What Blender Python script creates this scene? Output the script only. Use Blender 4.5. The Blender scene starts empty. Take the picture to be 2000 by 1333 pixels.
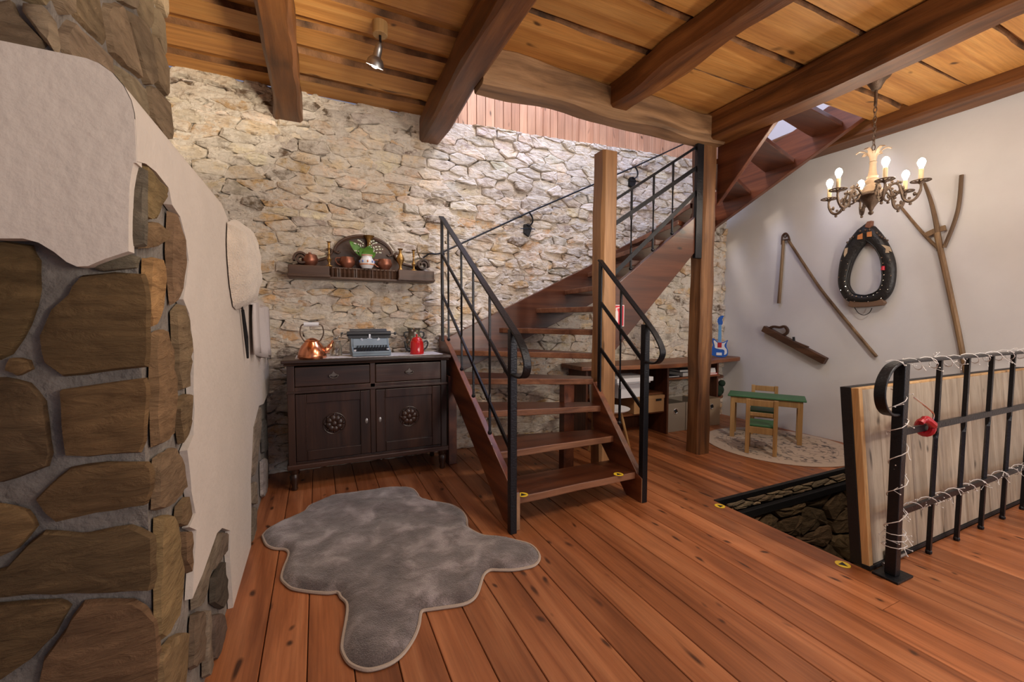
import bpy, math, random
import numpy as np
from mathutils import Vector, Matrix, noise
random.seed(7)
PI = math.pi
SC = bpy.context.scene
COL = SC.collection

# ------------------------------------------------------------------ camera
CF, YAW, PIT, ROLL, CH = 821.5, .43322, .05029, .00157, 1.30
fw = Vector((math.sin(YAW)*math.cos(PIT), math.cos(YAW)*math.cos(PIT), -math.sin(PIT)))
rt = Vector((math.cos(YAW), -math.sin(YAW), 0)); up = rt.cross(fw)
_c, _s = math.cos(ROLL), math.sin(ROLL)
rt, up = _c*rt + _s*up, -_s*rt + _c*up
cam_d = bpy.data.cameras.new('camera'); cam = bpy.data.objects.new('camera', cam_d); COL.objects.link(cam)
cam_d.sensor_width = 36; cam_d.lens = CF*36/2000; cam_d.clip_start = .05
cam.matrix_world = Matrix((( rt.x, up.x, -fw.x, 0), (rt.y, up.y, -fw.y, 0), (rt.z, up.z, -fw.z, CH), (0, 0, 0, 1)))
SC.camera = cam
CAM = Vector((0, 0, CH))
def _ray(x, y): return fw + rt*((x-1000)/CF) - up*((y-666.5)/CF)
def onX(x, y, X): d = _ray(x, y); return CAM + d*(X/d.x)
def onY(x, y, Y): d = _ray(x, y); return CAM + d*(Y/d.y)
def onZ(x, y, z=0): d = _ray(x, y); return CAM + d*((z-CH)/d.z)

# ------------------------------------------------------------------ world, lights, exposure
SC.view_settings.view_transform = 'Standard'; SC.view_settings.look = 'None'
SC.view_settings.gamma = 1; SC.view_settings.use_curve_mapping = False
SC.view_settings.exposure = 0.45
wd = bpy.data.worlds.new('world'); SC.world = wd; wd.use_nodes = True
wd.node_tree.nodes['Background'].inputs[0].default_value = (.62, .64, .90, 1)
wd.node_tree.nodes['Background'].inputs[1].default_value = .22
def area(name, loc, rot, sx, sy, power, col, spread=PI):
    l = bpy.data.lights.new(name, 'AREA'); l.shape = 'RECTANGLE'; l.size = sx; l.size_y = sy
    l.energy = power; l.color = col; l.spread = spread
    o = bpy.data.objects.new(name, l); o.location = loc; o.rotation_euler = rot; COL.objects.link(o); return o
# daylight through the windows behind the camera, and the roof light over the stairwell
area('window_daylight', (4.2, -4.4, 1.7), (PI/2, 0, math.radians(20)), 3.0, 1.5, 45, (.98, .96, 1))
area('roof_window', (2.3, 2.9, 5.3), (math.radians(-12), 0, 0), 2.6, 1.2, 100, (.50, .62, 1))
def lamp(name, loc, power, col, r=.12):
    l = bpy.data.lights.new(name, 'POINT'); l.energy = power; l.color = col; l.shadow_soft_size = r
    o = bpy.data.objects.new(name, l); o.location = loc; COL.objects.link(o); return o
lamp('upstairs_lamp', (1.9, 2.6, 4.3), 80, (1, .82, .66), .15)
# two added fill lamps behind the camera that brighten the room and ceiling
lamp('fill_lamp', (2.4, -1.5, 1.9), 62, (1, .87, .73)); lamp('fill_lamp', (4.2, -1.2, 1.9), 46, (1, .88, .76))
# unseen uplights added only to brighten the ceiling boards
def uplight(name, loc, rot, power, col, ang=2.3):
    l = bpy.data.lights.new(name, 'SPOT'); l.energy = power; l.color = col; l.spot_size = ang; l.spot_blend = .6; l.shadow_soft_size = .15
    o = bpy.data.objects.new(name, l); o.location = loc; o.rotation_euler = rot; COL.objects.link(o); return o
uplight('fill_spot', (.55, .85, 2.25), Vector((-1.2, 2.05, .98)).to_track_quat('-Z', 'Y').to_euler(), 250, (1, .84, .62), .85); uplight('fill_uplight', (1.25, -.7, 1.45), (math.radians(142), 0, math.radians(22)), 60, (1, .84, .66)); uplight('fill_uplight', (2.9, -.6, 1.3), (math.radians(140), 0, 0), 85, (1, .86, .70))  # the narrow first one is added to lift the dim left ceiling bay
# out-of-view downlights added above the camera to brighten the floor
uplight('fill_spot', (1.35, .95, 3.05), (math.radians(12), math.radians(8), 0), 46, (1, .88, .74), 2.5); uplight('fill_spot', (3.0, .55, 3.05), (math.radians(12), math.radians(8), 0), 92, (1, .90, .78), 2.5)
lamp('cellar_lamp', (4.1, 1.6, -1.1), 1.0, (1, .75, .5), .06)

# ------------------------------------------------------------------ mesh builder
class MB:
    def __init__(s): s.v, s.f, s.m = [], [], []
    def add(s, vs, fs, m=0):
        o = len(s.v); s.v += [tuple(p) for p in vs]
        for f in fs: s.f.append(tuple(i+o for i in f)); s.m.append(m)
        return s
    def box(s, x0, x1, y0, y1, z0, z1, m=0):
        vs = [(x, y, z) for z in (z0, z1) for y in (y0, y1) for x in (x0, x1)]
        return s.add(vs, [(0,2,3,1), (4,5,7,6), (0,1,5,4), (2,6,7,3), (0,4,6,2), (1,3,7,5)], m)
    def bar(s, p, q, w, h, side=(1, 0, 0), m=0):
        "rectangular bar from p to q; w along side, h across"
        p, q = Vector(p), Vector(q); d = (q-p).normalized(); a = Vector(side); a = (a - d*a.dot(d)).normalized(); b = d.cross(a)
        vs = [e + a*(w/2*i) + b*(h/2*j) for e in (p, q) for i, j in ((-1,-1), (1,-1), (1,1), (-1,1))]
        return s.add(vs, [(3,2,1,0), (4,5,6,7), (0,1,5,4), (1,2,6,5), (2,3,7,6), (3,0,4,7)], m)
    def ribbon(s, path, w, t, side, m=0):
        "flat bar along path, w along side, t across"
        P = [Vector(p) for p in path]; n = len(P); side = Vector(side); vs = []; fs = []
        for i, p in enumerate(P):
            d = (P[min(i+1, n-1)] - P[max(i-1, 0)]).normalized(); a = (side - d*side.dot(d)).normalized(); b = d.cross(a)
            vs += [p + a*(w/2*u) + b*(t/2*v) for u, v in ((-1,-1), (1,-1), (1,1), (-1,1))]
        for i in range(n-1):
            for k in range(4): fs.append((4*i+k, 4*i+(k+1) % 4, 4*i+4+(k+1) % 4, 4*i+4+k))
        fs += [(3,2,1,0), tuple(4*(n-1)+k for k in range(4))]
        return s.add(vs, fs, m)
    def tube(s, path, r, n=8, m=0, closed=False, twist=None, flat=1.0):
        P = [Vector(p) for p in path]; N = len(P); R = r if isinstance(r, (list, tuple)) else [r]*N
        vs = []; fs = []; a = None
        for i, p in enumerate(P):
            if closed: d = P[(i+1) % N] - P[i-1]
            else: d = P[min(i+1, N-1)] - P[max(i-1, 0)]
            d = d.normalized() if d.length > 1e-9 else Vector((0, 0, 1))
            if a is None:
                a = Vector((0, 0, 1)) if abs(d.z) < .9 else Vector((1, 0, 0))
            a = (a - d*a.dot(d)); a = a.normalized() if a.length > 1e-6 else d.orthogonal().normalized()
            b = d.cross(a); tw = twist[i] if twist else 0
            for k in range(n):
                t = 2*PI*k/n + PI/n + tw
                vs.append(p + a*(math.cos(t)*R[i]) + b*(math.sin(t)*R[i]*flat))
        for i in range(N if closed else N-1):
            j = (i+1) % N
            for k in range(n): fs.append((i*n+k, i*n+(k+1) % n, j*n+(k+1) % n, j*n+k))
        if not closed: fs += [tuple(range(n-1, -1, -1)), tuple((N-1)*n+k for k in range(n))]
        return s.add(vs, fs, m)
    def lathe(s, prof, n=20, c=(0, 0, 0), m=0, sy=1.0):
        vs = []; fs = []; c = Vector(c)
        for r, z in prof:
            for k in range(n):
                t = 2*PI*k/n; vs.append(c + Vector((r*math.cos(t), r*sy*math.sin(t), z)))
        for i in range(len(prof)-1):
            for k in range(n): fs.append((i*n+k, i*n+(k+1) % n, (i+1)*n+(k+1) % n, (i+1)*n+k))
        fs += [tuple(range(n-1, -1, -1)), tuple((len(prof)-1)*n+k for k in range(n))]
        return s.add(vs, fs, m)
    def ball(s, c, r, n=10, m=0, sc=(1, 1, 1)):
        h = max(4, n//2+1); c = Vector(c); vs = [c + Vector((0, 0, -r*sc[2]))]; fs = []
        for i in range(1, h):
            a = -PI/2 + PI*i/h
            for k in range(n):
                t = 2*PI*k/n; vs.append(c + Vector((r*math.cos(a)*math.cos(t)*sc[0], r*math.cos(a)*math.sin(t)*sc[1], r*math.sin(a)*sc[2])))
        vs.append(c + Vector((0, 0, r*sc[2])))
        for k in range(n): fs.append((0, 1+(k+1) % n, 1+k))
        for i in range(h-2):
            for k in range(n): fs.append((1+i*n+k, 1+i*n+(k+1) % n, 1+(i+1)*n+(k+1) % n, 1+(i+1)*n+k))
        L = len(vs)-1; b = 1+(h-2)*n
        for k in range(n): fs.append((b+k, b+(k+1) % n, L))
        return s.add(vs, fs, m)
    def prism(s, poly, vec, m=0):
        n = len(poly); P = [Vector(p) for p in poly]; v = Vector(vec)
        nr = Vector((0, 0, 0))
        for i in range(n): nr += P[i].cross(P[(i+1) % n])
        if nr.dot(v) > 0: P.reverse()
        vs = P + [p+v for p in P]
        fs = [tuple(range(n)), tuple(range(2*n-1, n-1, -1))]
        for i in range(n): fs.append((i, n+i, n+(i+1) % n, (i+1) % n))
        return s.add(vs, fs, m)
    def xf(s, M, start=0):
        for i in range(start, len(s.v)): s.v[i] = tuple(M @ Vector(s.v[i]))
        return s

MW = {}
def obj(name, mb, mat, parent=None, world=True, smooth=False, label=None, bevel=0, kind=None, tint=None, seg=2, auto=None):
    me = bpy.data.meshes.new(name); vs = mb.v
    if parent is not None and world:
        iv = MW[parent.name].inverted(); vs = [tuple(iv @ Vector(p)) for p in vs]
    me.from_pydata(vs, [], mb.f); me.validate()
    for m in (mat if isinstance(mat, (list, tuple)) else [mat]): me.materials.append(m)
    if len(me.materials) > 1 and len(me.polygons) == len(mb.m): me.polygons.foreach_set('material_index', mb.m)
    if smooth: me.polygons.foreach_set('use_smooth', [True]*len(me.polygons))
    if tint is not None:
        at = me.color_attributes.new('tint', 'FLOAT_COLOR', 'POINT')
        if len(tint) == 3 and not hasattr(tint[0], '__len__'): arr = np.tile(np.array([*tint, 1.]), len(me.vertices))
        else: arr = np.array([[*t, 1.] for t in tint]).ravel()
        at.data.foreach_set('color', arr)
    o = bpy.data.objects.new(name, me); COL.objects.link(o)
    if parent is not None: o.parent = parent; MW[o.name] = MW[parent.name]
    else: MW[o.name] = Matrix()
    if label: o['label'] = label
    if kind: o['kind'] = kind
    if bevel:
        b = o.modifiers.new('bevel', 'BEVEL'); b.width = bevel; b.segments = seg; b.limit_method = 'ANGLE'; b.angle_limit = .6
    if smooth and auto is None: auto = .75
    if smooth and auto: sharp(me, auto)
    return o
def sharp(me, ang):
    me.update()
    try: me.set_sharp_from_angle(angle=ang)
    except Exception: pass
def thing(name, label, cat, loc=(0, 0, 0), rz=0, group=None, kind=None):
    o = bpy.data.objects.new(name, None); COL.objects.link(o); o.empty_display_size = .1
    o.location = loc; o.rotation_euler = (0, 0, rz); MW[o.name] = Matrix.Translation(loc) @ Matrix.Rotation(rz, 4, 'Z')
    return tag(o, label, cat, group, kind)
def tag(o, label, cat=None, group=None, kind=None):
    o['label'] = label
    if cat: o['category'] = cat
    if group: o['group'] = group
    if kind: o['kind'] = kind
    return o
def dup(root, loc, rz, label, parent=None):
    c = root.copy(); COL.objects.link(c); c.location = loc; c.rotation_euler = (0, 0, rz); c['label'] = label
    MW[c.name] = Matrix.Translation(loc) @ Matrix.Rotation(rz, 4, 'Z')
    for ch in list(root.children):
        d = ch.copy(); COL.objects.link(d); d.parent = c
        for g in list(ch.children):
            e = g.copy(); COL.objects.link(e); e.parent = d
    return c
def smoothpath(pts, n=6):
    P = [Vector(p) for p in pts]; out = []
    for i in range(len(P)-1):
        a, b, c, d = P[max(i-1, 0)], P[i], P[i+1], P[min(i+2, len(P)-1)]
        for k in range(n):
            t = k/n; out.append(.5*((2*b) + (c-a)*t + (2*a-5*b+4*c-d)*t*t + (3*b-a-3*c+d)*t**3))
    return out + [P[-1]]

# ------------------------------------------------------------------ materials
def newmat(name):
    m = bpy.data.materials.new(name); m.use_nodes = True; nt = m.node_tree
    return m, nt, nt.nodes['Principled BSDF']
def nd(nt, t, **kw):
    n = nt.nodes.new(t)
    for k, v in kw.items(): setattr(n, k, v)
    return n
def ramp(nt, fac, stops):
    r = nd(nt, 'ShaderNodeValToRGB'); e = r.color_ramp.elements
    while len(e) < len(stops): e.new(.5)
    for i, (p, c) in enumerate(stops): e[i].position = p; e[i].color = (*c, 1) if len(c) == 3 else c
    nt.links.new(fac, r.inputs[0]); return r
def mixc(nt, a, b, fac, mode='MIX'):
    n = nd(nt, 'ShaderNodeMix', data_type='RGBA', blend_type=mode)
    for s, v in ((n.inputs[0], fac), (n.inputs[6], a), (n.inputs[7], b)):
        if isinstance(v, bpy.types.NodeSocket): nt.links.new(v, s)
        elif isinstance(v, (tuple, list)): s.default_value = (*v, 1) if len(v) == 3 else v
        else: s.default_value = v
    return n.outputs[2]
def plain(name, col, rough=.5, metal=0, bump=0, bscale=60, var=0, spec=None, coat=0, sheen=0, trans=0):
    m, nt, b = newmat(name)
    b.inputs['Base Color'].default_value = (*col, 1); b.inputs['Roughness'].default_value = rough; b.inputs['Metallic'].default_value = metal
    if spec is not None: b.inputs['Specular IOR Level'].default_value = spec
    if coat: b.inputs['Coat Weight'].default_value = coat; b.inputs['Coat Roughness'].default_value = .06
    if sheen: b.inputs['Sheen Weight'].default_value = sheen; b.inputs['Sheen Roughness'].default_value = .6
    if trans: b.inputs['Transmission Weight'].default_value = trans
    tc = nd(nt, 'ShaderNodeTexCoord')
    if bump or var:
        no = nd(nt, 'ShaderNodeTexNoise'); no.inputs['Scale'].default_value = bscale; no.inputs['Detail'].default_value = 6
        nt.links.new(tc.outputs['Object'], no.inputs[0])
        if bump:
            bp = nd(nt, 'ShaderNodeBump'); bp.inputs['Strength'].default_value = bump; bp.inputs['Distance'].default_value = .01
            nt.links.new(no.outputs[0], bp.inputs['Height']); nt.links.new(bp.outputs[0], b.inputs['Normal'])
        if var:
            n2 = nd(nt, 'ShaderNodeTexNoise'); n2.inputs['Scale'].default_value = bscale*.15; n2.inputs['Detail'].default_value = 5
            nt.links.new(tc.outputs['Object'], n2.inputs[0])
            r = ramp(nt, n2.outputs[0], [(.3, tuple(c*(1-var) for c in col)), (.7, tuple(min(1, c*(1+var)) for c in col))])
            nt.links.new(r.outputs[0], b.inputs['Base Color'])
    return m
def wood(name, dark, mid, light, axis='Y', rough=.5, knots=.0, kscale=(1.6, 7), grain=1.0, bump=.25, coat=0, vary=.35, stain=0, spec=.5):
    m, nt, b = newmat(name); L = nt.links.new
    tc = nd(nt, 'ShaderNodeTexCoord'); oi = nd(nt, 'ShaderNodeObjectInfo')
    off = nd(nt, 'ShaderNodeVectorMath', operation='ADD'); mul = nd(nt, 'ShaderNodeMath', operation='MULTIPLY'); mul.inputs[1].default_value = 37.0
    cx = nd(nt, 'ShaderNodeCombineXYZ'); L(oi.outputs['Random'], mul.inputs[0])
    for i in range(3): L(mul.outputs[0], cx.inputs[i])
    L(tc.outputs['Object'], off.inputs[0]); L(cx.outputs[0], off.inputs[1])
    def mapped(along, across):
        mp = nd(nt, 'ShaderNodeMapping'); L(off.outputs[0], mp.inputs[0])
        mp.inputs['Scale'].default_value = tuple(along if a == axis else across for a in 'XYZ'); return mp.outputs[0]
    n1 = nd(nt, 'ShaderNodeTexNoise'); n1.inputs['Scale'].default_value = 1; n1.inputs['Detail'].default_value = 5; n1.inputs['Distortion'].default_value = .8
    L(mapped(.8*grain, 11*grain), n1.inputs[0])
    n2 = nd(nt, 'ShaderNodeTexNoise'); n2.inputs['Scale'].default_value = 1; n2.inputs['Detail'].default_value = 6; n2.inputs['Roughness'].default_value = .7
    L(mapped(3*grain, 90*grain), n2.inputs[0])
    n3 = nd(nt, 'ShaderNodeTexNoise'); n3.inputs['Scale'].default_value = 1; n3.inputs['Detail'].default_value = 3
    L(mapped(.9, 2.6), n3.inputs[0])
    c = ramp(nt, n1.outputs[0], [(.3, dark), (.5, mid), (.72, light)]).outputs[0]
    f2 = ramp(nt, n2.outputs[0], [(.35, (.62, .62, .62)), (.6, (1.05, 1.05, 1.05))]).outputs[0]
    c = mixc(nt, c, f2, .55, 'MULTIPLY')
    f3 = ramp(nt, n3.outputs[0], [(.3, (.72, .68, .64)), (.65, (1.12, 1.12, 1.12))]).outputs[0]
    c = mixc(nt, c, f3, .8, 'MULTIPLY')
    if vary:
        rv = ramp(nt, oi.outputs['Random'], [(0, (1-vary,)*3), (1, (1+vary*.5,)*3)]).outputs[0]
        c = mixc(nt, c, rv, 1, 'MULTIPLY')
    if knots:
        vo = nd(nt, 'ShaderNodeTexVoronoi'); vo.inputs['Scale'].default_value = 1; kd = nd(nt, 'ShaderNodeTexNoise'); kd.inputs['Scale'].default_value = 1.7; L(off.outputs[0], kd.inputs[0]); ka = nd(nt, 'ShaderNodeVectorMath', operation='MULTIPLY_ADD'); L(kd.outputs['Color'], ka.inputs[0]); ka.inputs[1].default_value = (3.5, 3.5, 3.5); L(mapped(kscale[0], kscale[1]), ka.inputs[2]); L(ka.outputs[0], vo.inputs[0])
        k = ramp(nt, vo.outputs['Distance'], [(.08, (1, 1, 1)), (.2, (0, 0, 0))])
        sep = nd(nt, 'ShaderNodeSeparateColor'); L(vo.outputs['Color'], sep.inputs[0])
        th = nd(nt, 'ShaderNodeMath', operation='LESS_THAN'); th.inputs[1].default_value = knots; L(sep.outputs[0], th.inputs[0])
        kk = nd(nt, 'ShaderNodeMath', operation='MULTIPLY'); L(k.outputs[0], kk.inputs[0]); L(th.outputs[0], kk.inputs[1])
        c = mixc(nt, c, tuple(x*.28 for x in dark), kk.outputs[0])
    if stain:
        n4 = nd(nt, 'ShaderNodeTexNoise'); n4.inputs['Scale'].default_value = 1; n4.inputs['Detail'].default_value = 6; L(mapped(2.2, 7), n4.inputs[0])
        st = ramp(nt, n4.outputs[0], [(.56, (0, 0, 0)), (.70, (1, 1, 1))])
        sm = nd(nt, 'ShaderNodeMath', operation='MULTIPLY'); sm.inputs[1].default_value = stain; L(st.outputs[0], sm.inputs[0])
        c = mixc(nt, c, tuple(x*.35 for x in dark), sm.outputs[0])
    L(c, b.inputs['Base Color']); b.inputs['Roughness'].default_value = rough; b.inputs['Specular IOR Level'].default_value = spec
    if coat: b.inputs['Coat Weight'].default_value = coat; b.inputs['Coat Roughness'].default_value = .25
    bp = nd(nt, 'ShaderNodeBump'); bp.inputs['Strength'].default_value = bump; bp.inputs['Distance'].default_value = .004
    L(n2.outputs[0], bp.inputs['Height'])
    bp2 = nd(nt, 'ShaderNodeBump'); bp2.inputs['Strength'].default_value = bump; bp2.inputs['Distance'].default_value = .012
    L(n1.outputs[0], bp2.inputs['Height']); L(bp.outputs[0], bp2.inputs['Normal']); L(bp2.outputs[0], b.inputs['Normal'])
    return m
def stonemat(name, scale=14, rough=.9, bump=.9, layered=0, smear=None, smear_amt=.5):
    m, nt, b = newmat(name); L = nt.links.new
    at = nd(nt, 'ShaderNodeAttribute', attribute_name='tint'); tc = nd(nt, 'ShaderNodeTexCoord')
    mp = nd(nt, 'ShaderNodeMapping'); mp.inputs['Scale'].default_value = (1, 1, 1+layered*2.2); L(tc.outputs['Object'], mp.inputs[0])
    n1 = nd(nt, 'ShaderNodeTexNoise'); n1.inputs['Scale'].default_value = scale; n1.inputs['Detail'].default_value = 8; n1.inputs['Roughness'].default_value = .65; n1.inputs['Distortion'].default_value = .5
    L(mp.outputs[0], n1.inputs[0])
    n2 = nd(nt, 'ShaderNodeTexNoise'); n2.inputs['Scale'].default_value = scale*.35; n2.inputs['Detail'].default_value = 4; L(mp.outputs[0], n2.inputs[0])
    f = ramp(nt, n1.outputs[0], [(.3, (.6, .56, .52)), (.5, (1, 1, 1)), (.72, (1.22, 1.2, 1.16))]).outputs[0]
    c = mixc(nt, at.outputs['Color'], f, .85, 'MULTIPLY')
    f2 = ramp(nt, n2.outputs[0], [(.3, (.78, .74, .7)), (.7, (1.16, 1.12, 1.06))]).outputs[0]
    c = mixc(nt, c, f2, .9, 'MULTIPLY')
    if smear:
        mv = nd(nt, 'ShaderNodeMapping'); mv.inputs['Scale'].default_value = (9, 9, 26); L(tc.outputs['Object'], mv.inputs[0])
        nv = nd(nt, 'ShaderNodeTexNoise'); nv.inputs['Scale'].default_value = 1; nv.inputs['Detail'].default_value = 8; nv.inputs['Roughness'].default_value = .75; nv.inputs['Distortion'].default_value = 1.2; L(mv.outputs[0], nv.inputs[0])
        crevice_shade = ramp(nt, nv.outputs[0], [(.36, (.30, .26, .22)), (.44, (1, 1, 1)), (.62, (1, 1, 1)), (.72, (1.12, 1.08, 1.0))]).outputs[0]  # dark end paints the shade of small crevices into the stone colour
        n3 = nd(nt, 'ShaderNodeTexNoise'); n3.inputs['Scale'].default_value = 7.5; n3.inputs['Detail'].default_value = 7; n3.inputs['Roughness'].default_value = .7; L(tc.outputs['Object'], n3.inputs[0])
        r = ramp(nt, n3.outputs[0], [(.42, (0, 0, 0)), (.56, (smear_amt,)*3)]); c = mixc(nt, c, smear, r.outputs[0]); c = mixc(nt, c, crevice_shade, .75, 'MULTIPLY')
    L(c, b.inputs['Base Color']); b.inputs['Roughness'].default_value = rough; b.inputs['Specular IOR Level'].default_value = .25
    bp = nd(nt, 'ShaderNodeBump'); bp.inputs['Strength'].default_value = bump; bp.inputs['Distance'].default_value = .02
    L(n1.outputs[0], bp.inputs['Height']); L(bp.outputs[0], b.inputs['Normal'])
    return m
def emit(name, col, s):
    m, nt, b = newmat(name); b.inputs['Emission Color'].default_value = (*col, 1); b.inputs['Emission Strength'].default_value = s
    b.inputs['Base Color'].default_value = (*col, 1); return m

M_floor = wood('floor_pine', (.225, .068, .021), (.385, .133, .048), (.51, .205, .085), 'Y', .40, knots=.62, kscale=(5, 13), bump=.12, vary=.3, stain=.25, spec=.5)
M_ceil = wood('ceiling_board', (.42, .175, .042), (.58, .275, .072), (.68, .365, .115), 'X', .55, knots=.32, kscale=(2.2, 9), bump=.15, vary=.22)
M_bark = plain('bark_edge', (.16, .075, .03), .85, bump=1, bscale=40, var=.8)
M_pinewall = wood('panel_pine', (.47, .235, .13), (.60, .33, .20), (.68, .41, .26), 'Z', .5, knots=.45, kscale=(3.5, 14), bump=.08, vary=.16)
M_beam = wood('hewn_beam', (.075, .024, .005), (.185, .066, .016), (.29, .118, .032), 'Y', .48, knots=.2, kscale=(1.6, 6), bump=.6, vary=.15, stain=.6)
M_trim = wood('trimmer_beam', (.15, .078, .034), (.31, .175, .082), (.42, .25, .125), 'X', .55, knots=.2, kscale=(1.6, 6), bump=.55, vary=0, stain=.4)
M_post = wood('post_wood', (.07, .026, .009), (.19, .082, .028), (.31, .155, .062), 'Z', .55, knots=.2, kscale=(1.6, 6), bump=.6, vary=0, stain=.55)
M_newel = wood('newel_oak', (.22, .10, .035), (.36, .185, .075), (.46, .26, .12), 'Z', .5, knots=.2, kscale=(2, 7), bump=.35, vary=0)
M_stairY = wood('stair_wood_side', (.065, .016, .006), (.15, .040, .014), (.235, .075, .027), 'Y', .36, bump=.12, vary=.1, coat=.35)
M_stairX = wood('stair_wood_tread', (.048, .012, .004), (.095, .026, .009), (.15, .048, .018), 'X', .34, bump=.15, vary=.2, coat=.35, knots=.1)
M_worn = wood('worn_tread_edge', (.15, .055, .024), (.25, .105, .05), (.33, .155, .08), 'X', .5, bump=.3, vary=.15)
M_cabX = wood('cabinet_wood', (.017, .007, .004), (.040, .016, .009), (.070, .030, .017), 'X', .38, bump=.15, vary=0, coat=.25)
M_cabZ = wood('cabinet_wood_upright', (.016, .0065, .0035), (.036, .0145, .008), (.062, .026, .014), 'Z', .36, bump=.15, vary=.1, coat=.25)
M_shelf = wood('shelf_wood', (.035, .016, .009), (.085, .042, .024), (.14, .075, .045), 'X', .4, bump=.2, vary=.1)
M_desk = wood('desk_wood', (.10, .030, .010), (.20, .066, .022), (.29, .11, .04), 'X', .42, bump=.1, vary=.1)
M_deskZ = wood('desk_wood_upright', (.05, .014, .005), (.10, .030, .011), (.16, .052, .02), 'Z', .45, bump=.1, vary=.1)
M_lid = wood('lid_pine', (.33, .26, .185), (.42, .345, .26), (.49, .415, .325), 'Z', .55, knots=.35, kscale=(4, 12), bump=.1, vary=.1)
M_lidedge = wood('lid_edge_pine', (.42, .22, .075), (.55, .33, .14), (.64, .43, .21), 'Z', .5, knots=.3, kscale=(3, 9), bump=.1, vary=.1)
M_kid = wood('toy_pine', (.33, .18, .065), (.43, .255, .10), (.51, .33, .145), 'Z', .45, bump=.05, vary=.1)
M_tool = wood('tool_ash', (.10, .055, .024), (.21, .125, .06), (.31, .20, .10), 'Z', .6, bump=.4, vary=.2)
M_toold = wood('tool_dark', (.03, .012, .006), (.075, .032, .015), (.13, .06, .03), 'Y', .5, bump=.4, vary=.1)
M_iron = plain('black_iron', (.012, .013, .017), .38, .55, bump=.25, bscale=90, spec=.6)
M_ironm = plain('matt_black_iron', (.01, .01, .012), .55, .3, bump=.3, bscale=120)
M_plaster = plain('white_plaster', (.60, .535, .475), .88, bump=.35, bscale=38, var=.035)
M_white = plain('white_wall_paint', (.72, .715, .715), .85, bump=.12, bscale=25, var=.03)
M_mortar = plain('grey_mortar', (.20, .175, .15), .95, bump=1, bscale=55, var=.25)
M_stove = stonemat('stove_stone', 11, .85, 1, layered=1)
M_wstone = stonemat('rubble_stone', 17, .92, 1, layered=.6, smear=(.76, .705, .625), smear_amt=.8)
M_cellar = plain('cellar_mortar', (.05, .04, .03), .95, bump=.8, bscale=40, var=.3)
M_green = plain('green_paint', (.045, .15, .065), .5, var=.1, bscale=30)
M_copper = plain('polished_copper', (.80, .33, .17), .22, 1, bump=.05, bscale=30)
M_copperd = plain('dull_copper', (.30, .12, .075), .38, .75, var=.2, bscale=40)
M_brass = plain('aged_brass', (.42, .25, .08), .34, .9, bump=.3, bscale=120, var=.25)
M_bronze = plain('chandelier_bronze', (.15, .105, .075), .42, .7, bump=.5, bscale=150, var=.35)
M_ivory = plain('chandelier_column', (.36, .25, .16), .45, .1, bump=.2, bscale=60, var=.2)
M_red = plain('red_enamel', (.55, .008, .008), .12, coat=.8)
M_redp = plain('red_plastic', (.42, .01, .02), .35)
M_black = plain('black_enamel', (.012, .012, .012), .25)
M_chrome = plain('chrome', (.75, .75, .75), .15, 1)
M_alu = plain('spot_aluminium', (.36, .35, .34), .32, .9)
M_typer = plain('typewriter_grey', (.20, .265, .32), .42, var=.1, bscale=50)
M_typed = plain('typewriter_dark', (.025, .028, .033), .4, .2)
M_glass = plain('clear_glass', (.9, .93, .93), .03, trans=1)
M_porc = plain('white_porcelain', (.72, .74, .78), .2)
M_blue = plain('blue_plastic', (.015, .10, .44), .3)
M_lblue = plain('light_blue_plastic', (.13, .33, .62), .35)
M_whitep = plain('white_plastic', (.72, .73, .76), .4)
M_paint_o = plain('orange_glaze', (.62, .22, .07), .3)
M_paint_b = plain('blue_glaze', (.10, .18, .50), .3)
M_leaf = plain('leaf_green', (.10, .26, .035), .5, var=.3, bscale=60)
M_petal = plain('white_blossom', (.75, .76, .66), .6)
M_lace = plain('white_lace', (.68, .66, .66), .9, bump=.5, bscale=200)
M_wool = plain('cream_sheepskin', (.62, .51, .40), .95, bump=1, bscale=130, var=.12, sheen=.6)
M_cloth = plain('grey_cloth', (.55, .50, .48), .95, bump=.3, bscale=200)
M_card = plain('cardboard', (.42, .24, .105), .8)
M_bin = plain('grey_bin', (.23, .19, .15), .8)
M_binl = plain('beige_bin', (.36, .27, .18), .8)
M_paper = plain('paper_edges', (.68, .66, .62), .8)
M_bookd = plain('dark_book_cover', (.03, .03, .04), .5)
M_bookb = plain('blue_book_cover', (.04, .10, .26), .5)
M_leather = plain('black_leather', (.014, .013, .012), .42, bump=.5, bscale=45, var=.2)
M_orange = plain('orange_leather', (.55, .21, .06), .55)
M_beige = plain('beige_bow', (.55, .42, .27), .7)
M_yellow = plain('yellow_sticker', (.80, .56, .03), .45)
M_stick = plain('black_print', (.012, .012, .012), .5)
M_signr = plain('sign_red', (.55, .015, .035), .4)
M_signw = plain('sign_white', (.75, .70, .70), .4)
M_wire = plain('white_wire', (.66, .64, .62), .4)
M_candle = plain('candle_sleeve', (.62, .47, .27), .5)
M_bulb = emit('lit_bulb', (1, .86, .68), 75)
M_spotb = emit('lit_spot_bulb', (1, .88, .72), 420)
M_hole = plain('hole_dark', (.005, .005, .005), .8)

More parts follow.
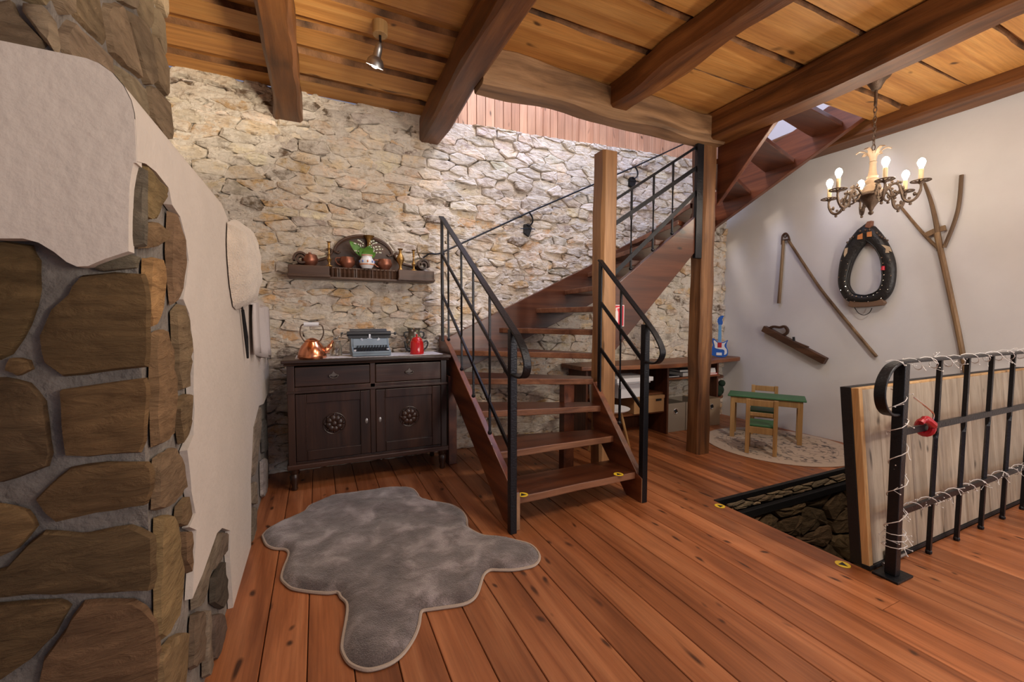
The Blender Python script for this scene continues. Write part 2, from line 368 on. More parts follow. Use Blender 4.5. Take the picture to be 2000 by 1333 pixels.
def furmat():
    m, nt, b = newmat('grey_fur'); L = nt.links.new
    tc = nd(nt, 'ShaderNodeTexCoord')
    n1 = nd(nt, 'ShaderNodeTexNoise'); n1.inputs['Scale'].default_value = 7; n1.inputs['Detail'].default_value = 4; n1.inputs['Distortion'].default_value = .35; L(tc.outputs['Object'], n1.inputs[0])
    n2 = nd(nt, 'ShaderNodeTexNoise'); n2.inputs['Scale'].default_value = 190; n2.inputs['Detail'].default_value = 4; L(tc.outputs['Object'], n2.inputs[0])
    c = ramp(nt, n1.outputs[0], [(.34, (.095, .075, .072)), (.52, (.165, .135, .13)), (.68, (.36, .31, .31))]).outputs[0]
    f = ramp(nt, n2.outputs[0], [(.35, (.66, .66, .66)), (.65, (1.18, 1.18, 1.18))]).outputs[0]
    L(mixc(nt, c, f, .8, 'MULTIPLY'), b.inputs['Base Color'])
    b.inputs['Roughness'].default_value = .95; b.inputs['Sheen Weight'].default_value = .55; b.inputs['Sheen Roughness'].default_value = .45; b.inputs['Specular IOR Level'].default_value = .1
    bp = nd(nt, 'ShaderNodeBump'); bp.inputs['Strength'].default_value = .8; bp.inputs['Distance'].default_value = .008; L(n2.outputs[0], bp.inputs['Height'])
    bp2 = nd(nt, 'ShaderNodeBump'); bp2.inputs['Strength'].default_value = .6; bp2.inputs['Distance'].default_value = .03; L(n1.outputs[0], bp2.inputs['Height'])
    L(bp.outputs[0], bp2.inputs['Normal']); L(bp2.outputs[0], b.inputs['Normal'])
    return m
M_fur = furmat()
M_furrim = plain('rug_binding', (.42, .34, .28), .9, bump=.3, bscale=200)
def carpetmat():
    m, nt, b = newmat('drawn_carpet'); L = nt.links.new
    tc = nd(nt, 'ShaderNodeTexCoord')
    ln = nd(nt, 'ShaderNodeVectorMath', operation='LENGTH'); L(tc.outputs['Object'], ln.inputs[0])
    n1 = nd(nt, 'ShaderNodeTexNoise'); n1.inputs['Scale'].default_value = 6; n1.inputs['Detail'].default_value = 2; L(tc.outputs['Object'], n1.inputs[0])
    band = ramp(nt, n1.outputs[0], [(.475, (0, 0, 0)), (.492, (1, 1, 1)), (.508, (1, 1, 1)), (.525, (0, 0, 0))]).outputs[0]
    n2 = nd(nt, 'ShaderNodeTexNoise'); n2.inputs['Scale'].default_value = 15; n2.inputs['Detail'].default_value = 3; L(tc.outputs['Object'], n2.inputs[0])
    blot = ramp(nt, n2.outputs[0], [(.58, (0, 0, 0)), (.63, (1, 1, 1))]).outputs[0]
    ring = nd(nt, 'ShaderNodeMath', operation='SINE'); mu = nd(nt, 'ShaderNodeMath', operation='MULTIPLY'); mu.inputs[1].default_value = 150; L(ln.outputs['Value'], mu.inputs[0]); L(mu.outputs[0], ring.inputs[0])
    rr = ramp(nt, ring.outputs[0], [(.9, (0, 0, 0)), (.99, (1, 1, 1))]).outputs[0]
    inr = ramp(nt, ln.outputs['Value'], [(.40, (0, 0, 0)), (.405, (1, 1, 1)), (.53, (1, 1, 1)), (.535, (0, 0, 0))]).outputs[0]
    rg = mixc(nt, rr, inr, 1, 'MULTIPLY'); inner = ramp(nt, ln.outputs['Value'], [(.55, (1, 1, 1)), (.62, (0, 0, 0))]).outputs[0]
    dr = mixc(nt, mixc(nt, band, blot, 1, 'ADD'), inner, 1, 'MULTIPLY')
    fac = mixc(nt, dr, rg, .7, 'ADD'); sc = nd(nt, 'ShaderNodeMath', operation='MULTIPLY'); sc.inputs[1].default_value = .72; L(fac, sc.inputs[0]); sc.use_clamp = True
    L(mixc(nt, (.50, .40, .32), (.10, .085, .085), sc.outputs[0]), b.inputs['Base Color']); b.inputs['Roughness'].default_value = .95
    return m
M_carpet = carpetmat()

# ------------------------------------------------------------------ stone laying
def clip(poly, nx, ny, c):
    "keep nx*x+ny*y <= c"
    out = []
    for i in range(len(poly)):
        a, b = poly[i], poly[(i+1) % len(poly)]; da, db = nx*a[0]+ny*a[1]-c, nx*b[0]+ny*b[1]-c
        if da <= 0: out.append(a)
        if da*db < 0:
            t = da/(da-db); out.append((a[0]+(b[0]-a[0])*t, a[1]+(b[1]-a[1])*t))
    return out
def cells(x0, x1, y0, y1, w, h, rnd, jit=.42, extra=None):
    "irregular coursed rubble: voronoi cells of jittered courses, stretched along x"
    k = w/h*.86; pts = []; y = y0-h; row = 0
    while y < y1+h:
        rh = h*rnd.choice((.55, .8, 1, 1.3)); x = x0-w*rnd.random()-w
        while x < x1+w:
            ww = w*rnd.choice((.5, .7, 1, 1.25, 1.6)); pts.append((x+ww/2+rnd.uniform(-1, 1)*w*.1, (y+rh/2+rnd.uniform(-1, 1)*h*jit)*k)); x += ww
        y += rh; row += 1
    A = np.array(pts); res = []
    for i, p in enumerate(pts):
        if not (x0-w < p[0] < x1+w and y0-h < p[1]/k < y1+h): continue
        d = ((A-A[i])**2).sum(1); nb = np.argsort(d)[1:22]
        poly = [(p[0]-3*w, p[1]-3*w), (p[0]+3*w, p[1]-3*w), (p[0]+3*w, p[1]+3*w), (p[0]-3*w, p[1]+3*w)]
        for j in nb:
            nx, ny = A[j]-A[i]; m = (A[j]+A[i])/2; poly = clip(poly, nx, ny, nx*m[0]+ny*m[1])
            if not poly: break
        poly = [(a, b/k) for a, b in poly]
        for e in ((1, 0, x1), (-1, 0, -x0), (0, 1, y1), (0, -1, -y0)) + tuple(extra or ()): poly = clip(poly, *e) if poly else poly
        if len(poly) >= 3: res.append(poly)
    return res
def parea(p): return abs(sum(p[i][0]*p[(i+1) % len(p)][1]-p[(i+1) % len(p)][0]*p[i][1] for i in range(len(p))))/2
def rough_outline(poly, gap, rnd, maxe=.12, wob=.006, chamf=.22):
    "shrink for the joint, cut the corners, break the edges up"
    cx = sum(p[0] for p in poly)/len(poly); cy = sum(p[1] for p in poly)/len(poly); Q = []
    for p in poly:
        dx, dy = p[0]-cx, p[1]-cy; l = math.hypot(dx, dy) or 1; f = max(.3, 1-gap/l); Q.append((cx+dx*f, cy+dy*f))
    out = []; n = len(Q)
    for i in range(n):
        a, b = Q[i], Q[(i+1) % n]; l = math.hypot(b[0]-a[0], b[1]-a[1])
        if l < .012: out.append(a); continue
        t0 = min(chamf, .025/l); k = max(1, min(4, int(l/maxe)))
        for j in range(k+1):
            t = t0+(1-2*t0)*j/k; out.append((a[0]+(b[0]-a[0])*t+rnd.uniform(-1, 1)*wob, a[1]+(b[1]-a[1])*t+rnd.uniform(-1, 1)*wob))
    return out, (cx, cy)
def dome(mb, outl, c, frame, h, rnd, base=0, flat=.5, rim=.93):
    "rounded stone on an outline; frame maps (u, v, depth) to the room"
    n = len(outl); vs = []; fs = []; tx, ty = rnd.uniform(-.25, .25), rnd.uniform(-.25, .25)
    L = max(math.hypot(p[0]-c[0], p[1]-c[1]) for p in outl) or 1
    for f, d in ((1, base), (rim, h*.8), (flat, h)):
        for p in outl:
            u, v = c[0]+(p[0]-c[0])*f, c[1]+(p[1]-c[1])*f
            dd = d*(1+(tx*(u-c[0])+ty*(v-c[1]))/L) + (rnd.uniform(-.16, .16)*h if d else 0); vs.append(frame(u, v, dd))
    vs.append(frame(c[0], c[1], h*rnd.uniform(.95, 1.12)))
    for r in range(2):
        for i in range(n): fs.append((r*n+i, r*n+(i+1) % n, (r+1)*n+(i+1) % n, (r+1)*n+i))
    for i in range(n): fs.append((2*n+i, 2*n+(i+1) % n, 3*n))
    # outward winding
    a, b, cc = Vector(vs[2*n]), Vector(vs[2*n+1]), Vector(vs[3*n])
    nr = (b-a).cross(cc-a); out = Vector(frame(0, 0, 1))-Vector(frame(0, 0, 0))
    if nr.dot(out) < 0: fs = [tuple(reversed(f)) for f in fs]
    mb.add(vs, fs); return len(vs)
def jitcol(c, rnd, a=.12):
    f = 1+rnd.uniform(-a, a); return tuple(max(.01, x*f*(1+rnd.uniform(-.04, .04))) for x in c)

# ------------------------------------------------------------------ floor
rnd = random.Random(3)
HX0, HX1, HY0, HY1 = 2.575, 4.72, 1.14, 2.07       # hatch opening
mb = MB()
for a in ((-1.4, HX0, -1.5, 4.06), (HX1, 5.1, -1.5, 4.06), (HX0, HX1, -1.5, HY0), (HX0, HX1, HY1, 4.06)): mb.box(*a, -.09, -.026)
floor = obj('floor', mb, plain('subfloor', (.02, .012, .008), .9), kind='structure', label='wide reddish pine plank floor around the cellar hatch')
seams = [-.40, -.22, -.06, .10, .255, .413, .57, .73, .885, 1.043, 1.20, 1.355, 1.51, 1.67, 1.825, 1.98, 2.13, 2.28, 2.43, 2.575, 2.73, 2.885, 3.04, 3.2, 3.36, 3.515, 3.67, 3.83, 3.985, 4.14, 4.3, 4.43, 4.575, 4.72, 4.89, 5.06]
def plank(x0, x1, y0, y1, z1, parent, mat, t=.024, g=.0018, ch=.0025):
    x0 += g; x1 -= g; z0 = z1-t; m = MB()
    m.add([(x0, y0, z0), (x1, y0, z0), (x1, y1, z0), (x0, y1, z0), (x0, y0, z1-ch), (x1, y0, z1-ch), (x1, y1, z1-ch), (x0, y1, z1-ch),
           (x0+ch, y0, z1), (x1-ch, y0, z1), (x1-ch, y1, z1), (x0+ch, y1, z1)],
          [(3,2,1,0), (0,1,5,4), (1,2,6,5), (2,3,7,6), (3,0,4,7), (4,5,9,8), (5,6,10,9), (6,7,11,10), (7,4,8,11), (8,9,10,11)])
    return obj('plank', m, mat, parent)
for a, b in zip(seams[:-1], seams[1:]):
    if HX0-.01 < a and b < HX1+.01: plank(a, b, -1.5, HY0, 0, floor, M_floor); plank(a, b, HY1, 4.05, 0, floor, M_floor)
    else:
        if rnd.random() < .3:
            y = rnd.uniform(.2, 1.2); plank(a, b, -1.5, y-.001, 0, floor, M_floor); plank(a, b, y+.001, 4.05, 0, floor, M_floor)
        else: plank(a, b, -1.5, 4.05, 0, floor, M_floor)

# ------------------------------------------------------------------ back wall of rubble stone
def ztop(x): return 3.2 if x < 1.0 else 3.2+.045*(x-1)
def bframe(u, v, d): return (u, 4.035-d, v)
rnd = random.Random(11)
CR, OC, GR, LI, DK, WH = (.70, .59, .445), (.64, .45, .26), (.49, .445, .39), (.78, .695, .575), (.19, .14, .10), (.70, .665, .62)
cel = cells(-1.42, 5.06, 0.0, 3.5, .225, .078, rnd, .36, [(-.045, 1, 3.2-.045)])
cel = [clip(p, 0, 1, 3.2) if max(q[0] for q in p) < 1.05 else p for p in cel]; cel = [p for p in cel if len(p) >= 3 and parea(p) > .0012]
stones = []
for p in cel:
    c0 = (sum(q[0] for q in p)/len(p), sum(q[1] for q in p)/len(p)); n = noise.noise((c0[0]*1.1, c0[1]*1.3, 3.1)); r = rnd.random()
    warm = .30+.5*n
    if c0[1] > 2.55 and c0[0] > 1.0: col = WH if r < .5 else (GR if r < .75 else LI)
    elif c0[1] > 3.0: col = WH if r < .6 else DK
    else: col = OC if r < .16+.15*max(0, n) else CR if r < .52 else LI if r < .72 else GR if r < .95 else DK
    o, c = rough_outline(p, .002+.006*rnd.random()**2, rnd, .055, .006, .10)
    h = rnd.choice((.012, .016, .021, .027, .034, .042))
    d2 = (c[0])**2+4.03**2
    hid = (c[0] < -.38 and c[1] < 2.2) or (c[1] < .95 and -.3 < c[0] < 1.0)
    stones.append((0 if hid else parea(p)/d2, o, c, h, jitcol(col, rnd)))
stones.sort(key=lambda s: -s[0])
# the mortar bed, uneven
mb = MB(); nx, nz = 690, 360; tint = []
for j in range(nz+1):
    for i in range(nx+1):
        x = -1.45+6.55*i/nx; z = -.02+(ztop(x)+.02)*j/nz
        d = .0155+.013*noise.noise((x*3.4, z*5.5, 0))+.010*noise.noise((x*11, z*19, 2))+.0065*noise.noise((x*34, z*40, 5))+.003*noise.noise((x*80, z*90, 1))
        if x > 1 and z > 2.5: d -= .011*min(1, (x-1)*2, (z-2.5)*4)
        if z > 2.85 and x < 1.1: d += .012*min(1, (z-2.85)*5)
        pit = noise.noise((x*7, z*13, 21))+.5*noise.noise((x*17, z*30, 4))
        if pit < -.20: d -= .040*min(1, (-.20-pit)*8)
        mb.v.append((x, 4.035-d, z)); g = .5+.5*noise.noise((x*1.7, z*1.9, 8)); tint.append((.63+.14*g, .575+.14*g, .495+.145*g))
for j in range(nz):
    for i in range(nx): mb.f.append((j*(nx+1)+i, j*(nx+1)+i+1, (j+1)*(nx+1)+i+1, (j+1)*(nx+1)+i)); mb.m.append(0)
nv = len(mb.v); mb.box(-1.45, 5.1, 4.09, 4.3, -.02, 3.2); tint += [(.5, .47, .42)]*8
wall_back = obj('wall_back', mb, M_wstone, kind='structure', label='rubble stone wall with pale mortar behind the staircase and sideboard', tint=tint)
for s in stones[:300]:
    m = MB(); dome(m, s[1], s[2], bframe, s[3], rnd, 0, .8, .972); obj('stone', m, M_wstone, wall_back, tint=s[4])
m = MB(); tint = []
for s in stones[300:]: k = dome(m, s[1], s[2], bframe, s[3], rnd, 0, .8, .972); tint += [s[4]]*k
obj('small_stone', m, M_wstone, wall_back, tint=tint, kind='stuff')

# upper timber panelling above the stone
mb = MB().box(.9, 5.4, 4.07, 4.12, 3.15, 5.2)
wall_up = obj('wall_upper', mb, M_pinewall, kind='structure', label='upright pinkish pine boards above the stone wall in the stairwell')
x = 1.0; rnd = random.Random(5)
while x < 5.35:
    w = rnd.choice((.09, .094, .098)); m = MB(); y0 = 4.055
    m.box(x+.0025, x+w-.0025, y0, 4.07, ztop(x)-.04, 5.15); obj('board', m, M_pinewall, wall_up, bevel=.002, seg=1); x += w

# right white wall
mb = MB().box(5.06, 5.3, -1.5, 4.06, -.02, 5.2)
wall_right = obj('wall_right', mb, M_white, kind='structure', label='white plastered wall hung with old farm tools')

wall_left = obj('wall_left', MB().box(-1.6, -1.42, -1.5, 4.3, -.02, 3.2), M_plaster, kind='structure', label='plain plastered wall behind the masonry stove')

# cellar under the hatch
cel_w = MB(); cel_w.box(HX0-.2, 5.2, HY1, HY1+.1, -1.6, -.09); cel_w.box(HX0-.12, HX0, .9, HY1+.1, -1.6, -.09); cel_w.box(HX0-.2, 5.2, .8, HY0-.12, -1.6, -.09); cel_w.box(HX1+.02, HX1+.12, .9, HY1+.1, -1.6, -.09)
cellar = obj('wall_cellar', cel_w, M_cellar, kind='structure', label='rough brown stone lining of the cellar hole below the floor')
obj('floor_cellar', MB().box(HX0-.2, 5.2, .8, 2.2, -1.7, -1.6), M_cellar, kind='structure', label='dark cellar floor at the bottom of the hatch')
rnd = random.Random(23)
def cframe(u, v, d): return (u, HY1-d, v)
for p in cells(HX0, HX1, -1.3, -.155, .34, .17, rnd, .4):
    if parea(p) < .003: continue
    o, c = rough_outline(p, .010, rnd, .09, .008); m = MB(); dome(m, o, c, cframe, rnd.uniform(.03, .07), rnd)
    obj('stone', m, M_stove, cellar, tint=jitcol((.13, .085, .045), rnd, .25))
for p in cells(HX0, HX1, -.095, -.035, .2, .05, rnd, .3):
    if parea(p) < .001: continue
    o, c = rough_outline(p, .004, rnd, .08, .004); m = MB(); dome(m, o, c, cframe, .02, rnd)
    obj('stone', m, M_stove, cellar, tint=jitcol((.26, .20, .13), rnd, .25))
fr = thing('trim_1', 'black steel angle along the edge of the cellar hatch', None, (HX0, HY1, 0), kind='structure')
obj('top_rail', MB().box(HX0, HX1, HY1-.012, HY1+.02, -.03, .004), M_ironm, fr)
obj('lower_rail', MB().box(HX0, HX1, HY1-.06, HY1-.02, -.155, -.10), M_ironm, fr, bevel=.004)

# ------------------------------------------------------------------ ceiling boards
rnd = random.Random(9)
ceil = obj('ceiling', MB().box(-1.5, 5.1, -1.5, 2.25, 3.262, 3.3).box(-1.5, 3.5, 2.25, 2.8, 3.262, 3.3).box(-1.5, 1.0, 2.8, 4.06, 3.262, 3.3), M_ceil, kind='structure', label='ceiling of overlapping orange pine boards with bark edges')
def ceilplank(x0, x1, y0, y1, z0, z1, wany):
    "board along x; the edge facing the room front is wavy and still has bark"
    n = max(3, int((x1-x0)/.11)); m = MB(); s = rnd.random()*50
    R = []
    for i in range(n+1):
        x = x0+(x1-x0)*i/n
        w = wany*(noise.noise((x*1.7, s, 0))*.024+noise.noise((x*7, s, 3))*.007); sl = wany*(.012+.010*noise.noise((x*3, s, 9)))
        R.append([(x, y0+w+sl, z0), (x, y0+w, z1), (x, y1, z1), (x, y1, z0)])
    m.v = [p for r in R for p in r]
    for i in range(n):
        a, b = 4*i, 4*i+4
        m.f += [(a, b, b+1, a+1), (a+1, b+1, b+2, a+2), (a+2, b+2, b+3, a+3), (a+3, b+3, b, a)]; m.m += [1, 0, 0, 0]
    m.f += [(0, 1, 2, 3), (4*n+3, 4*n+2, 4*n+1, 4*n)]; m.m += [0, 0]
    obj('board', m, [M_ceil, M_bark], ceil)
strips = [-1.1, -.72, -.33, .07, .46, .86, 1.235, 1.645, 2.04, 2.405, 2.81, 3.13, 3.44, 3.815]
def xmax(y): return 5.02 if y < 2.15 else (3.44 if y < 2.78 else .98)
for i, y in enumerate(strips):
    nxt = strips[i+1] if i+1 < len(strips) else 4.33
    y1 = min(nxt-.10, 4.03) if i+1 < len(strips) else 4.03
    if i == 9: pass
    for xa, xb in ((-1.5, -.18), (-.18, .985), (.985, 2.23), (2.23, 3.42), (3.42, 5.02)):
        jy = rnd.uniform(-.02, .02) if y < 2.3 else 0; wide = xa > .9; e = y1 if not wide else min(nxt-.03, 4.03)
        if xa > .9 and y > 2.5 or (xa > 3.4 and y > 2.2): continue
        if wide and i == 9: e = 2.93
        if xa > 3.4 and i == 8: e = 2.29
        ceilplank(xa, xb, y+jy, e+jy, 3.2, 3.236, 1)
        if nxt < 4.1 and not (wide and (i == 9 or (xa > 3.4 and i == 8))): ceilplank(xa, xb, e-.06, nxt+.08, 3.236, 3.262, 0)

# ------------------------------------------------------------------ beams and posts
def hewn(name, p0, p1, w, h, mat, label, seed, wav=.012, taper=None, side=(1, 0, 0), n=None):
    P0, P1 = Vector(p0), Vector(p1); L = (P1-P0).length; d = (P1-P0)/L; a = Vector(side); b = d.cross(a)
    n = n or max(6, int(L/.12)); mb = MB(); K = 8
    for i in range(n+1):
        t = i/n; c = P0+d*(L*t); f = 1+(taper or 0)*t
        wa = noise.noise((t*L*1.4, seed, 0))*wav; wb = noise.noise((t*L*1.1, seed, 7))*wav*1.3
        hw, hh = w/2*f+noise.noise((t*L*2.2, seed, 3))*wav, h/2*f+noise.noise((t*L*2, seed, 5))*wav*.8
        for k, (u, v, cu, cv) in enumerate(((-1,-1,0,1), (-1,-1,1,0), (1,-1,1,0), (1,-1,0,1), (1,1,0,1), (1,1,1,0), (-1,1,1,0), (-1,1,0,1))):
            ch = .012+.016*(noise.noise((t*L*2.6, seed+k//2*3, 11))+.6)
            q = c+a*(u*(hw-(ch if cu else 0))+wa)+b*(v*(hh-(ch if cv else 0))+wb); mb.v.append(tuple(q))
    for i in range(n):
        for k in range(K): mb.f.append((i*K+k, i*K+(k+1) % K, (i+1)*K+(k+1) % K, (i+1)*K+k)); mb.m.append(0)
    mb.f += [tuple(range(K-1, -1, -1)), tuple(n*K+k for k in range(K))]; mb.m += [0, 0]
    return obj(name, mb, mat, kind='structure', label=label, smooth=True, auto=.5)
hewn('ceiling_beam', (-.18, -1.2, 3.075), (-.18, 4.04, 3.075), .185, .25, M_beam, 'dark hewn ceiling beam nearest the stone chimney', 1, .03)
hewn('ceiling_beam', (.99, -1.2, 3.085), (.99, 4.04, 3.085), .195, .24, M_beam, 'dark hewn ceiling beam right of the small ceiling spotlight', 2, .028)
hewn('ceiling_beam', (2.20, -1.2, 3.10), (2.27, 2.83, 3.10), .19, .20, M_beam, 'dark hewn ceiling beam ending on the crosswise trimmer beam', 3, .032)
hewn('ceiling_beam', (3.43, -1.2, 3.07), (3.40, 2.87, 3.07), .22, .255, M_beam, 'thick dark ceiling beam resting on the tall timber post', 4, .014)
hewn('ceiling_beam', (4.93, -1.2, 3.235), (4.93, 3.98, 3.235), .255, .30, M_beam, 'dark timber beam along the top of the white wall', 6, .012)
hewn('ceiling_beam', (1.075, 2.895, 3.065), (3.46, 2.895, 3.065), .19, .25, M_trim, 'greyish crosswise trimmer beam over the foot of the stairs', 8, .026, side=(0, 1, 0))
hewn('timber_post', (3.385, 2.95, 0), (3.385, 2.95, 2.955), .165, .165, M_post, 'tall dark timber post between the stairs and the toy table', 12, .012)
hewn('newel_post', (2.2, 2.91, 0), (2.2, 2.91, 2.68), .155, .155, M_newel, 'light oak newel post standing in the turn of the stairs', 14, .007)

# ------------------------------------------------------------------ masonry stove on the left
SX, SY, SP = -.37, 1.29, 1.262
stove = thing('masonry_stove', 'white plastered masonry stove with bare brown stones at its corner', 'stove', (-.8, 2.4, 0))
def hst(y): return 1.78 if y < 2.32 else 1.78-.40*min(1, max(0, (y-2.32)/.75))**1.3
core = MB(); ys = [SY+.024, 2.3, 2.5, 2.7, 2.9, 3.1, 3.3, 4.0]
for y in ys:
    h = hst(y)-.03; core.v += [(SX-.024, y, 0), (SX-.024, y, h-.06), (SX-.09, y, h+.06), (-1.415, y, h+.06), (-1.415, y, 0)]
for i in range(len(ys)-1):
    for k in range(5): core.f.append((5*i+k, 5*i+(k+1) % 5, 5*i+5+(k+1) % 5, 5*i+5+k)); core.m.append(0)
core.f += [(4,3,2,1,0), tuple(5*(len(ys)-1)+k for k in range(5))]; core.m += [0, 0]
obj('mortar_core', core, M_mortar, stove)
fpx = lambda L: [onY(x, y, SY) for x, y in L]
spx = lambda L: [onX(x, y, SX) for x, y in L]
# plaster coat: front skin, side skin, rounded top
from mathutils.geometry import delaunay_2d_cdt
def sheet(mb, poly, uv, frame, th):
    "concave sheet of thickness th behind the outline"
    P = [Vector(uv(p)) for p in poly]; V, _e, Fc, *_r = delaunay_2d_cdt(P, [(i, (i+1) % len(P)) for i in range(len(P))], [], 1, 1e-6)
    n = len(V); o = len(mb.v); mb.v += [frame(p.x, p.y, 0) for p in V]+[frame(p.x, p.y, -th) for p in V]
    for f in Fc: mb.f += [tuple(o+i for i in f), tuple(o+n+i for i in reversed(f))]; mb.m += [0, 0]
    m = len(P)
    for i in range(m):
        j = (i+1) % m; mb.f.append((o+i, o+j, o+n+j, o+n+i)); mb.m.append(0)
pl = MB()
ppx = lambda L: [onY(x, y, SP) for x, y in L]
arch = ppx([(0, 466), (45, 466), (75, 474), (105, 492), (130, 512), (150, 521), (172, 520), (205, 506), (251, 491), (251, 430), (253, 365), (257, 335), (261, 318)])
corner = [Vector((SX-.0015, SP, arch[-1].z)), Vector((SX-.0015, SP, 1.74))]
rnd_top = [Vector((SX-.0015-.085*(1-math.cos(t)), SP, 1.76+.115*math.sin(t))) for t in (.1, .35, .65, .95, 1.25, 1.5)]
poly = [Vector((-1.4, SP, arch[0].z))]+arch+corner+rnd_top+[Vector((-1.4, SP, 1.885))]
sheet(pl, poly, lambda p: (p.x, p.z), lambda u, v, d: (u, SP-d, v), .034)
bnd = spx([(270, 317), (285, 320), (305, 336), (330, 368), (336, 400), (352, 424), (362, 462), (369, 510), (364, 552), (358, 585), (370, 614), (379, 690), (378, 760), (380, 800), (378, 850), (366, 880), (372, 930), (374, 960), (382, 1003), (370, 1030), (384, 1036), (379, 1110), (376, 1170), (384, 1150), (396, 1122), (424, 1042), (434, 1032), (450, 1037), (449, 1085), (455, 1180), (457, 1226)])
far = spx([(490, 1092), (491, 990), (490, 940), (495, 835), (506, 793), (515, 789)])
endp = [Vector((SX, 3.99, .72)), Vector((SX, 3.99, hst(3.99)-.02))]
top = [Vector((SX, y, hst(y)-.02)) for y in (3.3, 3.07, 2.95, 2.8, 2.65, 2.5, 2.32)]
bnd[0] = Vector((SX, SP+.002, bnd[0].z)); poly = bnd+[Vector((SX, max(1.95, bnd[-1].y+.01), 0)), Vector((SX, far[0].y-.005, 0))]+far+endp+top+[Vector((SX, SP+.002, 1.76))]
sheet(pl, poly, lambda p: (p.y, p.z), lambda u, v, d: (SX+d, u, v), .02)
o = len(pl.v); YY = [SP]+[1.6, 2.0, 2.32, 2.5, 2.65, 2.8, 2.95, 3.07, 3.3, 4.0]; prof = [(0, -.02)]+[(-.085*(1-math.cos(t)), .115*math.sin(t)-.02) for t in (.1, .35, .65, .95, 1.25, 1.5)]+[(-1.03, .105)]
for y in YY:
    for dx, dz in prof: pl.v.append((SX+dx, y, hst(y)+dz))
n = len(prof)
for i in range(len(YY)-1):
    for k in range(n-1): pl.f.append((o+i*n+k, o+(i+1)*n+k, o+(i+1)*n+k+1, o+i*n+k+1)); pl.m.append(0)
obj('plaster_coat', pl, M_plaster, stove, smooth=True, auto=.45)
rnd = random.Random(31)
BR = [(.150, .092, .044), (.135, .085, .043), (.165, .104, .05), (.12, .078, .04), (.18, .115, .06)]
def laystone(px, fn, frame, uv, h, col, name='stone'):
    P = [uv(p) for p in fn(px)]; c = (sum(p[0] for p in P)/len(P), sum(p[1] for p in P)/len(P)); out = []
    for i in range(len(P)):
        a, b = P[i], P[(i+1) % len(P)]; l = math.hypot(b[0]-a[0], b[1]-a[1]); k = max(2, min(5, int(l/.03)))
        for j in range(k):
            t = j/k; t = t if j else .06; w = .0022 if j else 0
            out.append((a[0]+(b[0]-a[0])*t+rnd.uniform(-w, w), a[1]+(b[1]-a[1])*t+rnd.uniform(-w, w)))
    m = MB(); dome(m, out, c, frame, h, rnd, flat=.7, rim=.95); obj(name, m, M_stove, stove, tint=jitcol(col, rnd, .12), smooth=True, auto=.8)
ff = lambda u, v, d: (u, SY+.018-d, v); fuv = lambda p: (p.x, p.z)
sf = lambda u, v, d: (SX-.018+d, u, v); suv = lambda p: (p.y, p.z)
for px in ([(-40,472),(0,468),(55,475),(72,505),(74,560),(55,632),(20,692),(-40,715)],
           [(150,537),(215,530),(278,532),(289,570),(291,718),(200,728),(120,739),(82,716),(70,662),(92,606),(130,575)],
           [(108,764),(190,752),(282,738),(290,765),(280,888),(125,899),(116,830)],
           [(-40,738),(0,738),(50,748),(82,780),(97,888),(92,914),(30,938),(-40,955)],
           [(127,918),(200,906),(286,905),(299,925),(291,988),(190,1005),(105,1028),(57,985)],
           [(-40,985),(0,990),(48,1000),(70,1030),(35,1075),(-40,1105)],
           [(76,1042),(150,1048),(190,1042),(250,1030),(299,1045),(303,1158),(180,1166),(60,1166),(0,1172),(-40,1172),(-40,1125),(0,1120)],
           [(-40,1190),(0,1186),(110,1178),(136,1187),(105,1245),(60,1292),(0,1335),(-40,1340)],
           [(152,1182),(255,1176),(304,1210),(312,1330),(310,1400),(60,1400),(75,1300),(120,1240)],
           [(14,700),(52,704),(60,722),(35,736),(5,726)]):
    laystone(px, fpx, ff, fuv, .019, rnd.choice(BR))
laystone([(250,318),(284,320),(284,478),(256,488),(249,430)], fpx, ff, fuv, .02, (.165, .135, .105))
laystone([(172,523),(250,494),(270,500),(268,522),(200,530)], fpx, ff, fuv, .018, (.17, .14, .11))
TA = [(.30, .20, .105), (.27, .18, .10), (.34, .23, .115), (.29, .20, .12)]
